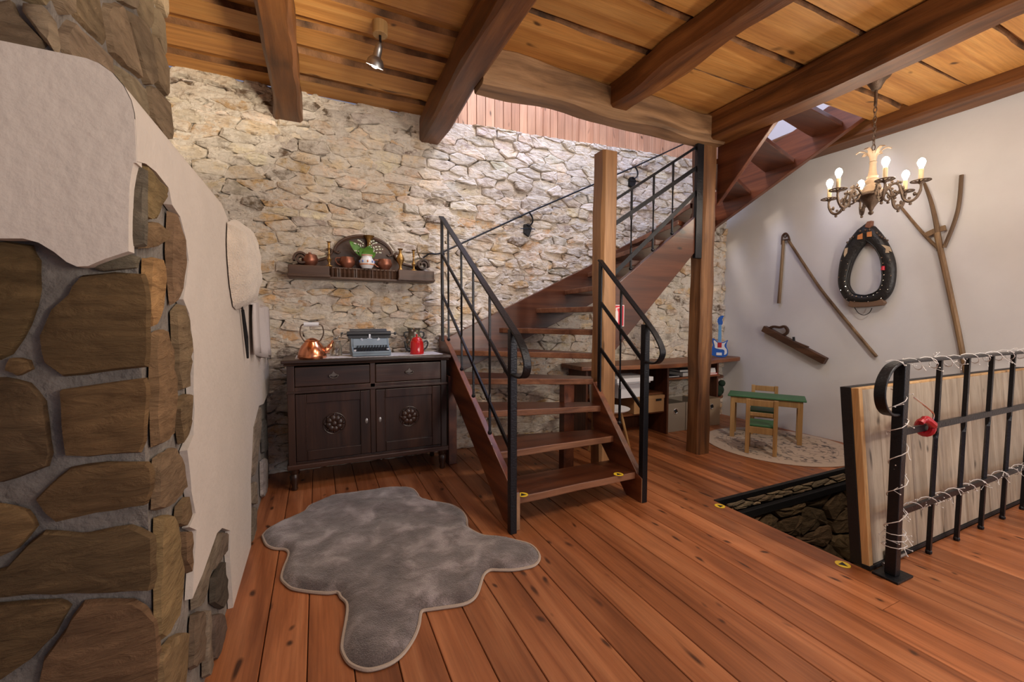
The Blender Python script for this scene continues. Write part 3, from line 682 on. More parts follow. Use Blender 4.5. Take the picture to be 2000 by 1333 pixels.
for px, c in (([(287,322),(305,340),(327,366),(329,382),(317,402),(309,430),(288,432)], TA[2]), ([(287,436),(311,433),(334,456),(329,470),(311,482),(288,490)], TA[0]),
           ([(340,412),(351,428),(361,465),(367,510),(361,550),(357,582),(346,600),(342,560),(337,500)], TA[1]), ([(293,505),(321,503),(328,540),(325,590),(311,635),(303,643),(295,610)], (.46,.29,.12)),
           ([(346,610),(358,592),(371,620),(377,680),(375,758),(360,765),(352,730)], TA[3]), ([(310,652),(334,640),(344,700),(351,760),(344,850),(312,880),(307,760)], TA[2]),
           ([(358,777),(377,766),(377,848),(362,872),(350,800)], TA[1]), ([(312,896),(349,871),(364,905),(369,950),(344,985),(312,1000)], TA[3]),
           ([(355,990),(371,967),(379,1005),(367,1028),(354,1026)], TA[1]), ([(315,1010),(344,1001),(351,1040),(361,1110),(359,1190),(339,1240),(318,1260)], TA[2]),
           ([(364,1037),(381,1037),(377,1120),(366,1100)], TA[1]), ([(318,1275),(344,1242),(371,1230),(366,1333),(322,1400)], TA[0]),
           ([(425,1046),(433,1036),(435,1060),(410,1130),(402,1180),(386,1193),(384,1152),(395,1128)], (.30,.24,.18)), ([(436,1039),(448,1041),(446,1075),(432,1095),(418,1120)], (.26,.21,.16)),
           ([(420,1130),(442,1092),(450,1160),(440,1190),(420,1180)], (.12,.095,.075)), ([(383,1200),(401,1190),(404,1290),(381,1308)], (.25,.19,.13)),
           ([(405,1200),(412,1182),(415,1318),(406,1328)], (.30,.24,.18)), ([(420,1200),(440,1196),(454,1280),(421,1293)], (.17,.13,.10)),
           ([(497,836),(508,797),(512,792),(511,850),(500,930),(492,934)], (.33,.28,.22)), ([(493,945),(502,940),(504,985),(492,985)], (.30,.25,.19)), ([(492,991),(503,990),(500,1058),(493,1082)], (.28,.23,.17)),
           ([(514,822),(520,817),(524,878),(516,888)], (.13,.12,.11)), ([(512,902),(523,892),(527,968),(514,973)], (.40,.37,.34))):
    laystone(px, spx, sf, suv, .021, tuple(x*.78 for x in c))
# stone chimney above
CX, CY0, CY1 = -.5, 1.27, 2.07
obj('chimney', MB().box(-1.4, CX-.012, CY0+.012, CY1, 1.80, 3.2), M_mortar, stove)
rnd = random.Random(41); CHC = [(.27, .20, .125), (.31, .235, .15), (.24, .185, .12), (.34, .27, .18), (.22, .165, .105)]
def chim(fr, x0, x1, w, h):
    for p in cells(x0, x1, 1.87, 3.2, w, h, rnd, .45):
        if parea(p) < .0025: continue
        o, c = rough_outline(p, .007, rnd, .08, .006); m = MB(); dome(m, o, c, fr, rnd.uniform(.014, .03), rnd, flat=.6)
        obj('stone', m, M_stove, stove, tint=jitcol(rnd.choice(CHC), rnd, .18), smooth=True, auto=.8)
chim(lambda u, v, d: (CX-.014+d, u, v), CY0, CY1, .26, .15); chim(lambda u, v, d: (u, CY0+.014-d, v), -1.2, CX, .28, .2)

# sheepskin, blanket and poker hung on the stove side
def skin(name, px, X, h, mat, label, cat, sub=5):
    P = [onX(x, y, X) for x, y in px]; P = smoothpath([(p.y, p.z, 0) for p in P]+[(P[0].y, P[0].z, 0)], 6)[:-1]; n = len(P); P = [p+Vector((noise.noise(p*45), noise.noise(p*45+Vector((9, 0, 0))), 0))*.006 for p in P]
    c = Vector((sum(p.x for p in P)/n, sum(p.y for p in P)/n, 0)); mb = MB()
    for r in range(sub+1):
        f = 1-r/(sub+.6); d = h*math.sqrt(max(0, 1-f**2.6))
        for p in P:
            q = c+(p-c)*f; dd = d+(noise.noise((q.x*16, q.y*16, 2))*.012 if r else 0); mb.v.append((X+dd, q.x, q.y))
    for r in range(sub):
        for i in range(n): mb.f.append((r*n+i, r*n+(i+1) % n, (r+1)*n+(i+1) % n, (r+1)*n+i)); mb.m.append(0)
    mb.f.append(tuple(sub*n+i for i in range(n))); mb.m.append(0); mb.f.append(tuple(range(n-1, -1, -1))); mb.m.append(0)
    return tag(obj(name, mb, mat, smooth=True, auto=None), label, cat)
skin('sheepskin', [(444,436),(452,430),(464,431),(474,440),(483,466),(489,500),(491,540),(489,575),(482,596),(470,604),(458,602),(452,580),(447,540),(444,500),(443,465)], -.364, .085, M_wool, 'cream sheepskin hanging on the side of the white stove', 'sheepskin')
bl = MB(); P0 = onX(480, 597, -.33); n = 22
for r, z in enumerate((1.40, 1.385, 1.3, 1.2, 1.1, 1.04)):
    for i in range(n+1):
        t = i/n; y = 2.92+1.0*t; a = .012+.016*r/5; x = -.345+(-.05 if r == 0 else 0)+a*math.sin(t*19)+.008*math.sin(t*47+1)
        bl.v.append((x, y+.02*math.sin(z*9), z+(.05-.10*t)*(r/5)+.012*math.sin(t*11)))
for r in range(5):
    for i in range(n): bl.f.append((r*(n+1)+i, (r+1)*(n+1)+i, (r+1)*(n+1)+i+1, r*(n+1)+i+1)); bl.m.append(0)
b = tag(obj('blanket', bl, M_cloth, smooth=True, auto=None), 'pale grey blanket folded over the far end of the stove', 'blanket')
md = b.modifiers.new('thick', 'SOLIDIFY'); md.thickness = .012
pk = thing('fire_poker', 'thin black poker hanging beside the pale blanket on the stove', 'poker', (SX+.012, 2.86, .95))
obj('rod', MB().tube([onX(474, 606, -.355), onX(481, 660, -.352), onX(484, 700, -.352)], [.008, .011, .006], 6), M_ironm, pk)
obj('handle', MB().tube(smoothpath([onX(474, 606, -.355), onX(472, 596, -.35), onX(476, 592, -.35)], 4), .005, 6), M_ironm, pk)

# ------------------------------------------------------------------ staircase
st = thing('staircase', 'dark red wooden winding staircase with open treads', 'staircase', (1.55, 2.3, 0))
RZ = .203
LF = [(1.105,2.31),(1.105,2.58),(1.105,2.95),(1.105,3.32),(1.10,3.86),(1.68,3.955),(2.11,3.955),(2.46,3.955),(2.76,3.955),(3.06,3.955),(3.38,3.955),(3.75,3.955),(4.25,3.955),(4.70,3.80),(4.70,3.25),(4.70,2.75),(4.70,2.30)]
RG = [(2.065,2.335),(2.065,2.585),(2.065,2.75),(2.075,2.87),(2.13,2.97),(2.17,2.985),(2.22,2.985),(2.32,2.985),(2.52,2.945),(2.79,2.945),(3.06,2.945),(3.30,3.03),(3.38,3.03),(3.46,3.02),(3.51,2.85),(3.51,2.55),(3.51,2.3)]
rnd = random.Random(51)
for k in range(16):
    L0, R0, L1, R1 = (Vector((*p, 0)) for p in (LF[k], RG[k], LF[k+1], RG[k+1])); z = RZ*(k+1)
    f0 = (R0-L0).normalized(); ov = .045 if k < 11 else -.03
    l1 = L1+(L1-L0).normalized()*(ov if k < 12 else -.17); r1 = R1+(R1-R0).normalized()*ov if (R1-R0).length > .02 else R1
    back = []
    if k == 4: l1 = Vector((1.72, 3.955, 0)); back = [Vector((1.105, 3.955, 0))]
    if k == 12: l1 = Vector((4.70, 3.90, 0)); back = [Vector((4.70, 3.955, 0))]
    if k == 3: l1 = Vector((1.105, 3.88, 0))
    # wavy live front edge
    fr_ = []; n = 10; nrm = Vector((f0.y, -f0.x, 0))
    for i in range(n+1):
        t = i/n; w = .010*noise.noise((t*3, k*5.3, 0))*(1 if 0 < i < n else 0); fr_.append(L0.lerp(R0, t)+nrm*w)
    pts = fr_+[r1, l1]+back
    m = MB(); m.prism([(p.x, p.y, z-.05) for p in pts], (0, 0, .05))
    fs_ = {tuple(round(c, 4) for c in (p.x, p.y)) for p in fr_}
    m.m = [1 if len(f) == 4 and all((round(m.v[j][0], 4), round(m.v[j][1], 4)) in fs_ for j in f) else 0 for f in m.f]
    obj('tread', m, [M_stairX, M_worn], st, bevel=.006)
def side(name, axis, at, th, pts, mat=None):
    m = MB()
    if axis == 'X': m.prism([(at, a, b) for a, b in pts], (th, 0, 0))
    else: m.prism([(a, at, b) for a, b in pts], (0, th, 0))
    return obj(name, m, mat or (M_stairY if axis == 'X' else M_stairX), st, bevel=.005)
side('stringer', 'X', 1.068, .045, [(2.285, 0), (2.44, 0), (3.44, .585), (4.0, .90), (4.0, 1.15), (3.88, 1.15), (3.68, 1.05), (2.36, .275), (2.285, .235)])
M_end = plain('end_grain', (.30, .165, .085), .6, bump=.3, bscale=80, var=.2)
obj('end_grain', MB().box(1.070, 1.111, 2.281, 2.285, .004, .232), M_end, st); obj('end_grain', MB().box(2.062, 2.108, 2.266, 2.27, .004, .178), M_end, st)
side('stringer', 'X', 2.06, .05, [(2.27, 0), (2.43, 0), (2.86, .42), (2.86, .79), (2.317, .20), (2.27, .18)])
side('stringer', 'Y', 3.95, .05, [(1.08, .70), (2.35, 1.263), (2.78, 1.464), (4.78, 2.47), (4.78, 2.92), (3.185, 2.121), (2.781, 1.904), (1.16, 1.136), (1.08, 1.12)])
side('stringer', 'Y', 2.89, .05, [(2.27, 1.0), (2.446, 1.169), (3.31, 2.02), (3.31, 2.33), (2.338, 1.617), (2.27, 1.57)])
side('stringer', 'X', 3.50, .045, [(2.90, 2.40), (2.30, 3.01), (2.1, 3.2), (2.1, 3.255), (2.45, 3.255), (2.90, 3.0)])
side('stringer', 'X', 4.70, .06, [(3.99, 2.47), (2.28, 3.215), (2.28, 3.30), (2.6, 3.45), (3.4, 3.2), (3.99, 2.92)])
obj('support_leg', MB().box(1.045, 1.12, 3.60, 3.72, 0, .80), M_stairY, st, bevel=.004)
obj('support_leg', MB().box(1.86, 1.96, 2.98, 3.06, 0, .80), M_stairY, st, bevel=.004)
bl_ = MB()
for p in ((2.272, .17), (2.272, .04)): bl_.tube([(2.10, p[0]-.006, p[1]), (2.10, p[0], p[1])], .006, 8)
obj('bolt', bl_, M_chrome, st)

# ------------------------------------------------------------------ wrought iron railings
def baluster(p0, p1, r=.0075, foot=True):
    p0, p1 = Vector(p0), Vector(p1); N = 30; m = MB()
    path = [p0.lerp(p1, i/N) for i in range(N+1)]; tw = [PI*5*min(1, max(0, (i/N-.28)/.34)) for i in range(N+1)]
    m.tube(path, [r*1.35*(.86 if .28 < i/N < .62 else 1) for i in range(N+1)], 4, twist=tw)
    if foot: m.ball(p0+Vector((0, 0, .012)), .0165, 8)
    return m
def railing(name, label, loc): return thing(name, label, 'railing', loc)
rl = railing('stair_railing', 'black iron railing with scrolled end left of the lower stairs', (1.055, 2.275, 0)); X = 1.055
obj('post', MB().bar((X, 2.275, 0), (X, 2.275, 1.245), .045, .045), M_iron, rl, bevel=.004)
obj('post', MB().bar((X, 3.82, 1.10), (X, 3.82, 2.235), .02, .045), M_iron, rl, bevel=.003)
obj('handrail', MB().ribbon([(X, 3.84, 2.25)]+smoothpath([(X, 3.80, 2.226), (X, 2.9, 1.652), (X, 2.30, 1.270), (X, 2.19, 1.195), (X, 2.115, 1.125), (X, 2.078, 1.055), (X, 2.095, .995), (X, 2.15, .970), (X, 2.26, .978)], 6), .048, .013, (1, 0, 0)), M_iron, rl, bevel=.004)
for za, zb in ((1.899, .935), (1.533, .49)): obj('diagonal_bar', MB().bar((X, 3.82, za), (X, 2.28, zb), .012, .028), M_iron, rl)
for y in (3.62, 3.25, 2.969, 2.64): obj('baluster', baluster((X, y, .305+.608*(y-2.29)), (X, y, 2.235+(y-3.82)*.636)), M_iron, rl)
rl = railing('stair_railing', 'short black iron railing in front of the oak newel post', (2.085, 2.285, 0)); X = 2.088
obj('post', MB().bar((X, 2.285, 0), (X, 2.285, 1.27), .045, .045), M_iron, rl, bevel=.004)
obj('post', MB().bar((X, 2.81, .70), (X, 2.81, 1.765), .014, .04), M_iron, rl, bevel=.003)
obj('handrail', MB().ribbon(smoothpath([(X, 2.82, 1.785), (X, 2.5, 1.495), (X, 2.29, 1.305), (X, 2.19, 1.205), (X, 2.135, 1.13), (X, 2.118, 1.075), (X, 2.145, 1.025), (X, 2.19, 1.005), (X, 2.27, 1.01)], 6), .048, .013, (1, 0, 0)), M_iron, rl, bevel=.004)
for za, zb in ((1.447, 1.0), (1.074, .66)): obj('diagonal_bar', MB().bar((X, 2.81, za), (X, 2.29, zb), .012, .028), M_iron, rl)
obj('baluster', baluster((X, 2.55, .50), (X, 2.55, 1.535)), M_iron, rl)
rl = railing('stair_railing', 'upper black iron railing between newel post and tall timber post', (2.28, 2.91, 1.6)); Y = 2.905
obj('handrail', MB().bar((2.27, Y, 2.295), (3.24, Y, 2.915), .012, .022, (0, 1, 0)), M_iron, rl)
obj('diagonal_bar', MB().bar((2.27, Y-.01, 2.095), (3.24, Y-.01, 2.725), .010, .036, (0, 1, 0)), M_iron, rl)
obj('diagonal_bar', MB().bar((2.27, Y-.01, 1.675), (3.24, Y-.01, 2.505), .010, .036, (0, 1, 0)), M_iron, rl)
for x in (2.477, 2.721, 2.946): obj('baluster', baluster((x, Y, 1.632+.732*(x-2.338)), (x, Y, 2.295+.639*(x-2.27))), M_iron, rl)
obj('post', MB().box(3.215, 3.295, Y-.03, Y+.005, 1.88, 2.935), M_iron, rl, bevel=.003)
wr = thing('wall_handrail', 'thin dark iron handrail rising along the stone wall', 'handrail', (2.0, 3.97, 2.4))
obj('rod', MB().tube([(1.10, 3.965, 1.945), (2.015, 3.965, 2.415), (3.432, 3.965, 3.105), (4.2, 3.965, 3.50)], .009, 8), M_iron, wr)
for x, z in ((2.03, 2.42), (3.42, 3.10)):
    m = MB().tube(smoothpath([(x, 3.965, z), (x+.03, 3.955, z-.05), (x+.035, 3.96, z-.10), (x+.01, 3.975, z-.13), (x-.02, 3.985, z-.12)], 4), .009, 6)
    m.prism([(x-.05, 3.985, z-.21), (x+.01, 3.985, z-.245), (x+.045, 3.985, z-.15), (x+.0, 3.985, z-.11), (x-.045, 3.985, z-.12)], (0, .045, 0)); m.tube([(x-.09, 3.985, z-.17), (x+.08, 3.985, z-.16)], .005, 6)
    obj('bracket', m, M_iron, wr)
obj('bracket', MB().tube(smoothpath([(.92, 3.99, 1.885), (.98, 3.985, 1.925), (1.05, 3.97, 1.925), (1.10, 3.965, 1.945)], 4), .008, 6).ball((1.10, 3.96, 1.93), .022, 8), M_iron, wr)

# right railing round the hatch
rl = railing('hatch_railing', 'black iron railing with twisted balusters in front of the pale trapdoor', (2.63, 1.06, 0)); Y = 1.085
obj('base_plate', MB().box(2.56, 2.71, 1.02, 1.13, 0, .012), M_iron, rl, bevel=.003)
obj('post', MB().bar((2.632, Y-.01, .012), (2.632, Y-.01, 1.085), .048, .048), M_iron, rl, bevel=.004)
obj('handrail', MB().ribbon(smoothpath([(5.0, Y, 1.094), (3.2, Y, 1.094), (2.74, Y, 1.094), (2.62, Y, 1.090), (2.54, Y, 1.068), (2.48, Y, 1.012), (2.462, Y, .945), (2.485, Y, .88), (2.54, Y, .84), (2.61, Y, .832)], 6), .048, .014, (0, 1, 0)), M_iron, rl, bevel=.004)
for z in (.732, .313): obj('rail', MB().bar((2.63, Y, z), (5.0, Y, z), .016, .034, (0, 1, 0)), M_iron, rl, bevel=.002)
for x in (2.735+.335, 3.405, 3.73, 4.05, 4.376, 4.70): obj('baluster', baluster((x, Y+.012, 0), (x, Y+.006, 1.09), .0105), M_iron, rl)
# fairy lights twisted round the railing
fl = thing('fairy_lights', 'white fairy light string wound around the black hatch railing', 'lights', (2.63, 1.06, .2))
rnd = random.Random(61); wire = MB(); buds = MB()
def wound(a, b, turns, r):
    a, b = Vector(a), Vector(b); d = (b-a).normalized(); u = d.orthogonal().normalized(); v = d.cross(u); N = int(turns*10); P = []
    for i in range(N+1):
        t = i/N; an = 2*PI*turns*t; rr = r*(1+.25*noise.noise((t*20, a.x, 0))); P.append(a.lerp(b, t)+u*math.cos(an)*rr+v*math.sin(an)*rr)
    wire.tube(P, .0022, 4)
    for i in range(2, N-1, 4):
        q = P[i]
        for _ in range(2):
            e = q+Vector((rnd.uniform(-.03, .03), rnd.uniform(-.035, .01), rnd.uniform(-.035, .03))); wire.tube([q, e], .0014, 4); buds.ball(e, .0036, 5)
wound((2.632, Y-.01, .22), (2.632, Y-.01, .72), 3, .040); wound((2.632, Y-.01, .72), (2.60, Y, .95), 2, .042)
wound((2.55, Y, 1.075), (5.0, Y, 1.094), 15, .030); wound((2.66, Y, .315), (5.0, Y, .315), 15, .026); wound((2.632, Y-.01, .15), (2.632, Y-.01, .25), 3, .046)
obj('wire', wire, M_wire, fl); obj('bulb', buds, M_wire, fl, kind='stuff')
lk = thing('cable_lock', 'red cable lock with steel loop around the hatch railing', 'lock', (2.90, Y, .74))
obj('strap', MB().tube([(2.925+.004*math.sin(t), Y+.030*math.cos(t), .733+.036*math.sin(t)) for t in np.linspace(0, 2*PI, 18)[:-1]], .016, 8, closed=True), M_redp, lk, smooth=True)
obj('body', MB().tube(smoothpath([(2.925, Y-.035, .745), (2.875, Y-.045, .765), (2.835, Y-.035, .79), (2.80, Y-.03, .775)], 5), [.014]*4+[.02]*8+[.012]*4, 8), M_redp, lk, smooth=True)
obj('loop', MB().tube(smoothpath([(2.90, Y-.035, .765), (2.90, Y-.04, .81), (2.86, Y-.04, .84), (2.79, Y-.03, .88), (2.74, Y-.02, .91)], 5), .0045, 6), M_chrome, lk, smooth=True)

# hatch lid, standing open behind the railing
lid = thing('trapdoor', 'pale pine trapdoor standing open behind the iron railing', 'trapdoor', (2.58, 1.14, 0))
tl = math.atan2(.085, .945); LM = Matrix.Translation((2.578, 1.145, .012)) @ Matrix.Rotation(-tl, 4, 'X')
def lidpart(name, mb, mat, **k): return obj(name, mb.xf(LM), mat, lid, **k)
W, Hh = 2.36, .935; x = .035; rnd = random.Random(71)
lidpart('edge_board', MB().box(0, .034, 0, .036, 0, Hh), M_lidedge, bevel=.003); lidpart('edge_board', MB().box(.034, W, .004, .036, Hh-.012, Hh), M_lidedge, bevel=.002)
while x < W-.02:
    w = min(.156, W-x); lidpart('board', MB().box(x+.0012, x+w-.0012, .003, .03, .012, Hh-.012), M_lid, bevel=.0025, seg=1); x += w
lidpart('steel_frame', MB().box(-.004, W, .036, .086, 0, Hh+.004).box(-.004, W, -.004, .036, -.008, .012), M_ironm, bevel=.002)
lidpart('hinge', MB().box(.14, .22, -.012, -.004, .0, .06).tube([(.10, -.012, .004), (.33, -.012, .004)], .008, 8), plain('hinge_steel', (.28, .26, .25), .45, .8))

# ------------------------------------------------------------------ grey fur rug
rugpx = [(105,400),(150,355),(260,300),(370,250),(400,215),(480,180),(560,150),(690,130),(780,125),(900,105),(990,98),(1050,108),(1080,135),(1095,160),(1140,180),(1230,195),(1300,210),(1360,245),(1390,290),(1398,345),(1440,375),(1500,400),(1600,410),(1700,430),(1790,455),(1840,500),(1850,545),(1820,585),(1750,605),(1680,615),(1600,615),(1540,615),(1500,645),(1480,700),(1460,760),(1430,800),(1370,830),(1260,848),(1160,862),(1115,870),(1100,895),(1090,960),(1060,1040),(1000,1130),(930,1190),(850,1225),(770,1240),(700,1225),(650,1195),(620,1150),(605,1100),(615,1020),(630,940),(640,870),(635,820),(600,785),(580,755),(520,760),(440,755),(360,745),(290,730),(250,700),(225,665),(240,600),(265,540),(270,505),(245,485),(180,480),(130,455)]
RP = [onZ(480+x/3.226, 920+y/3.226, .018) for x, y in rugpx]; RP = [Vector((p.x, p.y, 0)) for p in smoothpath(RP+[RP[0]], 3)[:-1]]
rug = thing('fur_rug', 'grey animal-hide shaped fur rug lying on the plank floor', 'rug', (.4, 2.4, 0))
A = np.array([(p.x, p.y) for p in RP])
def pdist(q):
    a = A; b = np.roll(A, -1, 0); ab = b-a; t = np.clip(((q-a)*ab).sum(1)/((ab**2).sum(1)+1e-12), 0, 1); return np.sqrt((((a+ab*t[:, None])-q)**2).sum(1)).min()
def inside(x, y):
    r = False; n = len(A)
    for i in range(n):
        x0, y0 = A[i]; x1, y1 = A[(i+1) % n]
        if (y0 > y) != (y1 > y) and x < (x1-x0)*(y-y0)/(y1-y0)+x0: r = not r
    return r
pts = [Vector((a, b)) for a, b in A]; nb_ = len(pts); x0, y0 = A.min(0); x1, y1 = A.max(0); g = .022
rnd = random.Random(81)
for i in range(int((x1-x0)/g)+1):
    for j in range(int((y1-y0)/g)+1):
        q = (x0+i*g+rnd.uniform(-.3, .3)*g, y0+j*g+rnd.uniform(-.3, .3)*g)
        if inside(*q) and pdist(np.array(q)) > .012: pts.append(Vector(q))
V2, _e, F2, *_r = delaunay_2d_cdt(pts, [(i, (i+1) % nb_) for i in range(nb_)], [], 1, 1e-6)
mb = MB()
for p in V2:
    d = pdist(np.array((p.x, p.y))); h = .032*min(1, d/.045)**.5
    mb.v.append((p.x, p.y, .006+h+(.010*noise.noise((p.x*6, p.y*6, 1))+.004*noise.noise((p.x*26, p.y*26, 4)))*min(1, d/.03)))
mb.f = [tuple(f) for f in F2]; mb.m = [0]*len(F2)
obj('pile', mb, M_fur, rug, smooth=True, auto=None)
obj('binding', MB().tube([(p.x, p.y, .008) for p in RP], .0075, 6, closed=True), M_furrim, rug, smooth=True, auto=None)

# round drawn carpet
cp = obj('round_carpet', MB().lathe([(.68, .001), (.682, .006), (.675, .009), (.0005, .009)], 64), M_carpet, world=False)
cp.location = (4.335, 2.775, 0); tag(cp, 'round cream carpet with dark line drawings under the toy table', 'carpet')

# ------------------------------------------------------------------ sideboard
cb = thing('sideboard', 'dark carved wooden sideboard with two drawers and two doors', 'sideboard', (.4, 3.75, 0))
X0, X1, Y0, Y1 = -.215, 1.005, 3.52, 3.96
obj('top', MB().box(X0-.035, X1+.03, Y0-.045, Y1, .972, 1.0).box(X0-.02, X1+.018, Y0-.028, Y1, .955, .972), M_cabX, cb, bevel=.008)
m = MB().box(X0, X0+.05, Y0, Y1, .20, .955).box(X1-.05, X1, Y0, Y1, .20, .955).box(X0+.05, X1-.05, Y1-.02, Y1, .2, .955).box(X0+.05, X1-.05, Y0+.01, Y1-.02, .2, .22).box(X0+.05, X1-.05, Y0+.02, Y1-.02, .76, .775)
xm = (X0+X1)/2
m.box(xm-.02, xm+.02, Y0, Y0+.04, .22, .955); m.box(X0+.05, X1-.05, Y0, Y0+.03, .745, .79); obj('body', m, M_cabZ, cb, bevel=.004)
obj('base_moulding', MB().box(X0-.012, X1+.012, Y0-.015, Y1, .165, .205), M_cabX, cb, bevel=.008)
obj('waist_moulding', MB().box(X0-.006, X1+.006, Y0-.012, Y0+.002, .742, .762), M_cabX, cb, bevel=.004)
for xa in (X0+.035, X1-.035):
    for ya in (Y0+.03, Y1-.04): obj('leg', MB().lathe([(.018, 0), (.024, .012), (.020, .03), (.030, .075), (.034, .11), (.024, .125), (.034, .14), (.034, .168)], 14, (xa, ya, 0)), M_cabZ, cb, smooth=True)
for xa, xb in ((X0+.053, xm-.022), (xm+.022, X1-.053)):
    d = obj('drawer', MB().box(xa, xb, Y0-.006, Y0+.3, .793, .942), M_cabX, cb, bevel=.006); xc = (xa+xb)/2
    h = MB().tube([(xc+.03*math.cos(t), Y0-.022-.006*math.sin(-t), .868+.018*math.sin(t)) for t in np.linspace(PI, 2*PI, 10)], .0032, 6); h.prism([(xc-.036, Y0-.006, .872), (xc-.012, Y0-.006, .882), (xc, Y0-.006, .902), (xc+.012, Y0-.006, .882), (xc+.036, Y0-.006, .872), (xc, Y0-.006, .86)], (0, -.006, 0))
    for s_ in (-1, 1): h.ball((xc+s_*.03, Y0-.016, .868), .007, 8)
    obj('handle', h, plain('pewter_%.2f' % xc, (.16, .145, .13), .4, .8), d, smooth=True, label='tarnished metal drop handle')
for k, (xa, xb) in enumerate(((X0+.053, xm-.022), (xm+.022, X1-.053))):
    m = MB().box(xa, xa+.075, Y0-.004, Y0+.02, .225, .735).box(xb-.075, xb, Y0-.004, Y0+.02, .225, .735).box(xa+.075, xb-.075, Y0-.004, Y0+.02, .225, .30).box(xa+.075, xb-.075, Y0-.004, Y0+.02, .665, .735).box(xa+.07, xb-.07, Y0+.012, Y0+.02, .29, .67)
    d = obj('door', m, M_cabZ, cb, bevel=.005); xc, zc = (xa+xb)/2, .49
    bead = MB()
    for i in range(42): bead.ball((xa+.068, Y0-.004, .24+i*.0116), .0042, 5)
    obj('beading', bead, M_cabZ, d, kind='stuff')
    m = MB()
    for i in range(8):
        t = 2*PI*i/8+.2; m.ball((xc+.042*math.cos(t), Y0+.006, zc+.042*math.sin(t)), .027, 10, sc=(1, .55, 1))
    for i in range(8):
        t = 2*PI*i/8; m.ball((xc+.068*math.cos(t), Y0+.010, zc+.068*math.sin(t)), .010, 8)
    m.ball((xc, Y0+.002, zc), .024, 10, sc=(1, .7, 1)); m.tube([(xc+.082*math.cos(t), Y0+.010, zc+.082*math.sin(t)) for t in np.linspace(0, 2*PI, 25)[:-1]], .004, 6, closed=True)
    obj('rosette', m, M_cabZ, d, smooth=True)
    xk = xb-.03 if k == 0 else xa+.03
    obj('keyhole_plate', MB().lathe([(.011, 0), (.011, .004), (.004, .007)], 12).xf(Matrix.Translation((xk, Y0-.004, .49)) @ Matrix.Rotation(PI/2, 4, 'X') @ Matrix.Scale(1.9, 4, (0, 1, 0))), plain('nickel_%d' % k, (.45, .43, .40), .35, .9), d, smooth=True)

# lace runner with a scalloped edge
m = MB(); E = []
xs = np.linspace(-.10, .90, 51)
for i, x in enumerate(xs): E.append((x, 3.535+.010*abs(math.sin(i*PI/2))*1-.02*math.sin((x+.1)*PI), 1.0005))
E += [(.985, 3.56, 1.0005), (.985, 3.90, 1.0005)]+[(x, 3.90, 1.0005) for x in xs[::-5]]+[(-.16, 3.90, 1.0005), (-.16, 3.58, 1.0005)]
tag(obj('lace_runner', m.prism(E, (0, 0, .0025)), M_lace), 'white lace runner laid along the top of the sideboard', 'runner')
ZT = 1.003
# copper kettle
kt = thing('copper_kettle', 'shiny copper kettle with white handle at the left of the sideboard', 'kettle', (-.04, 3.60, ZT-.002))
obj('body', MB().lathe([(.10, 0), (.104, .01), (.102, .03), (.092, .065), (.074, .10), (.058, .118), (.052, .128), (.054, .132), (.05, .136), (.03, .15), (.012, .157)], 32), M_copper, kt, world=False, smooth=True)
obj('spout', MB().tube(smoothpath([(.07, -.01, .05), (.115, -.01, .07), (.135, -.01, .105), (.15, -.01, .135)], 5), [.026]*5+[.018]*5+[.011]*6, 10), M_copper, kt, world=False, smooth=True)
obj('handle', MB().tube(smoothpath([(-.052, 0, .13), (-.078, 0, .18), (-.078, 0, .23), (-.055, 0, .262), (.055, 0, .262), (.08, 0, .23), (.08, 0, .18), (.056, 0, .13)], 5), .0055, 6), M_bronze, kt, world=False, smooth=True)
obj('grip', MB().tube([(-.055, 0, .262), (.05, 0, .262)], [.017, .017], 12), M_porc, kt, world=False, smooth=True, label='white porcelain grip')
# glass jar
gj = thing('glass_jar', 'small clear glass jar behind the copper kettle', 'jar', (.135, 3.72, ZT))
obj('body', MB().lathe([(.042, 0), (.046, .01), (.046, .085), (.036, .10), (.036, .115), (.032, .115), (.031, .10), (.041, .083), (.041, .012), (.0, .008)], 24), M_glass, gj, world=False, smooth=True)
obj('stopper', MB().lathe([(.036, .115), (.038, .122), (.022, .13), (.016, .145), (.024, .16), (.014, .172), (.001, .175)], 20), M_glass, gj, world=False, smooth=True)
# typewriter
tw = thing('typewriter', 'old grey-blue typewriter in the middle of the sideboard', 'typewriter', (.395, 3.66, ZT+.004), .02)
def tp(n, mb, mat, **k): return obj(n, mb, mat, tw, world=False, **k)
tp('base', MB().box(-.15, .15, -.115, .13, 0, .025), M_typer, bevel=.008)
m = MB(); m.prism([(-.15, -.115, .02), (-.15, -.115, .035), (-.15, -.02, .075), (-.15, .0, .135), (-.15, .13, .145), (-.15, .13, .02)], (.014, 0, 0)); m.prism([(.136, -.115, .02), (.136, -.115, .035), (.136, -.02, .075), (.136, .0, .135), (.136, .13, .145), (.136, .13, .02)], (.014, 0, 0))
m.prism([(-.136, -.028, .055), (-.136, -.025, .085), (-.136, .0, .135), (-.136, .012, .135), (-.136, .012, .055)], (.272, 0, 0)); m.box(-.136, .136, .10, .13, .02, .14); m.box(-.15, .15, -.118, -.10, .02, .038)
tp('housing', m, M_typer, bevel=.004)
tp('key_bed', MB().prism([(-.13, -.10, .025), (-.13, -.10, .03), (-.13, -.025, .065), (-.13, -.025, .025)], (.26, 0, 0)), M_typed)
m = MB()
for r in range(4):
    for i in range(11):
        x = -.118+.0225*i+.006*r; y = -.09+.018*r; z = .042+.0115*r; m.lathe([(.0025, -.014), (.0025, 0), (.0078, 0), (.0078, .004), (.006, .005)], 8, (x, y, z))
tp('key', m, M_typed, kind='stuff'); tp('shift_key', MB().lathe([(.011, 0), (.011, .01), (.008, .012)], 12, (-.128, -.088, .04)), M_whitep); tp('shift_key', MB().lathe([(.011, 0), (.011, .01), (.008, .012)], 12, (.128, -.082, .045)), M_whitep)
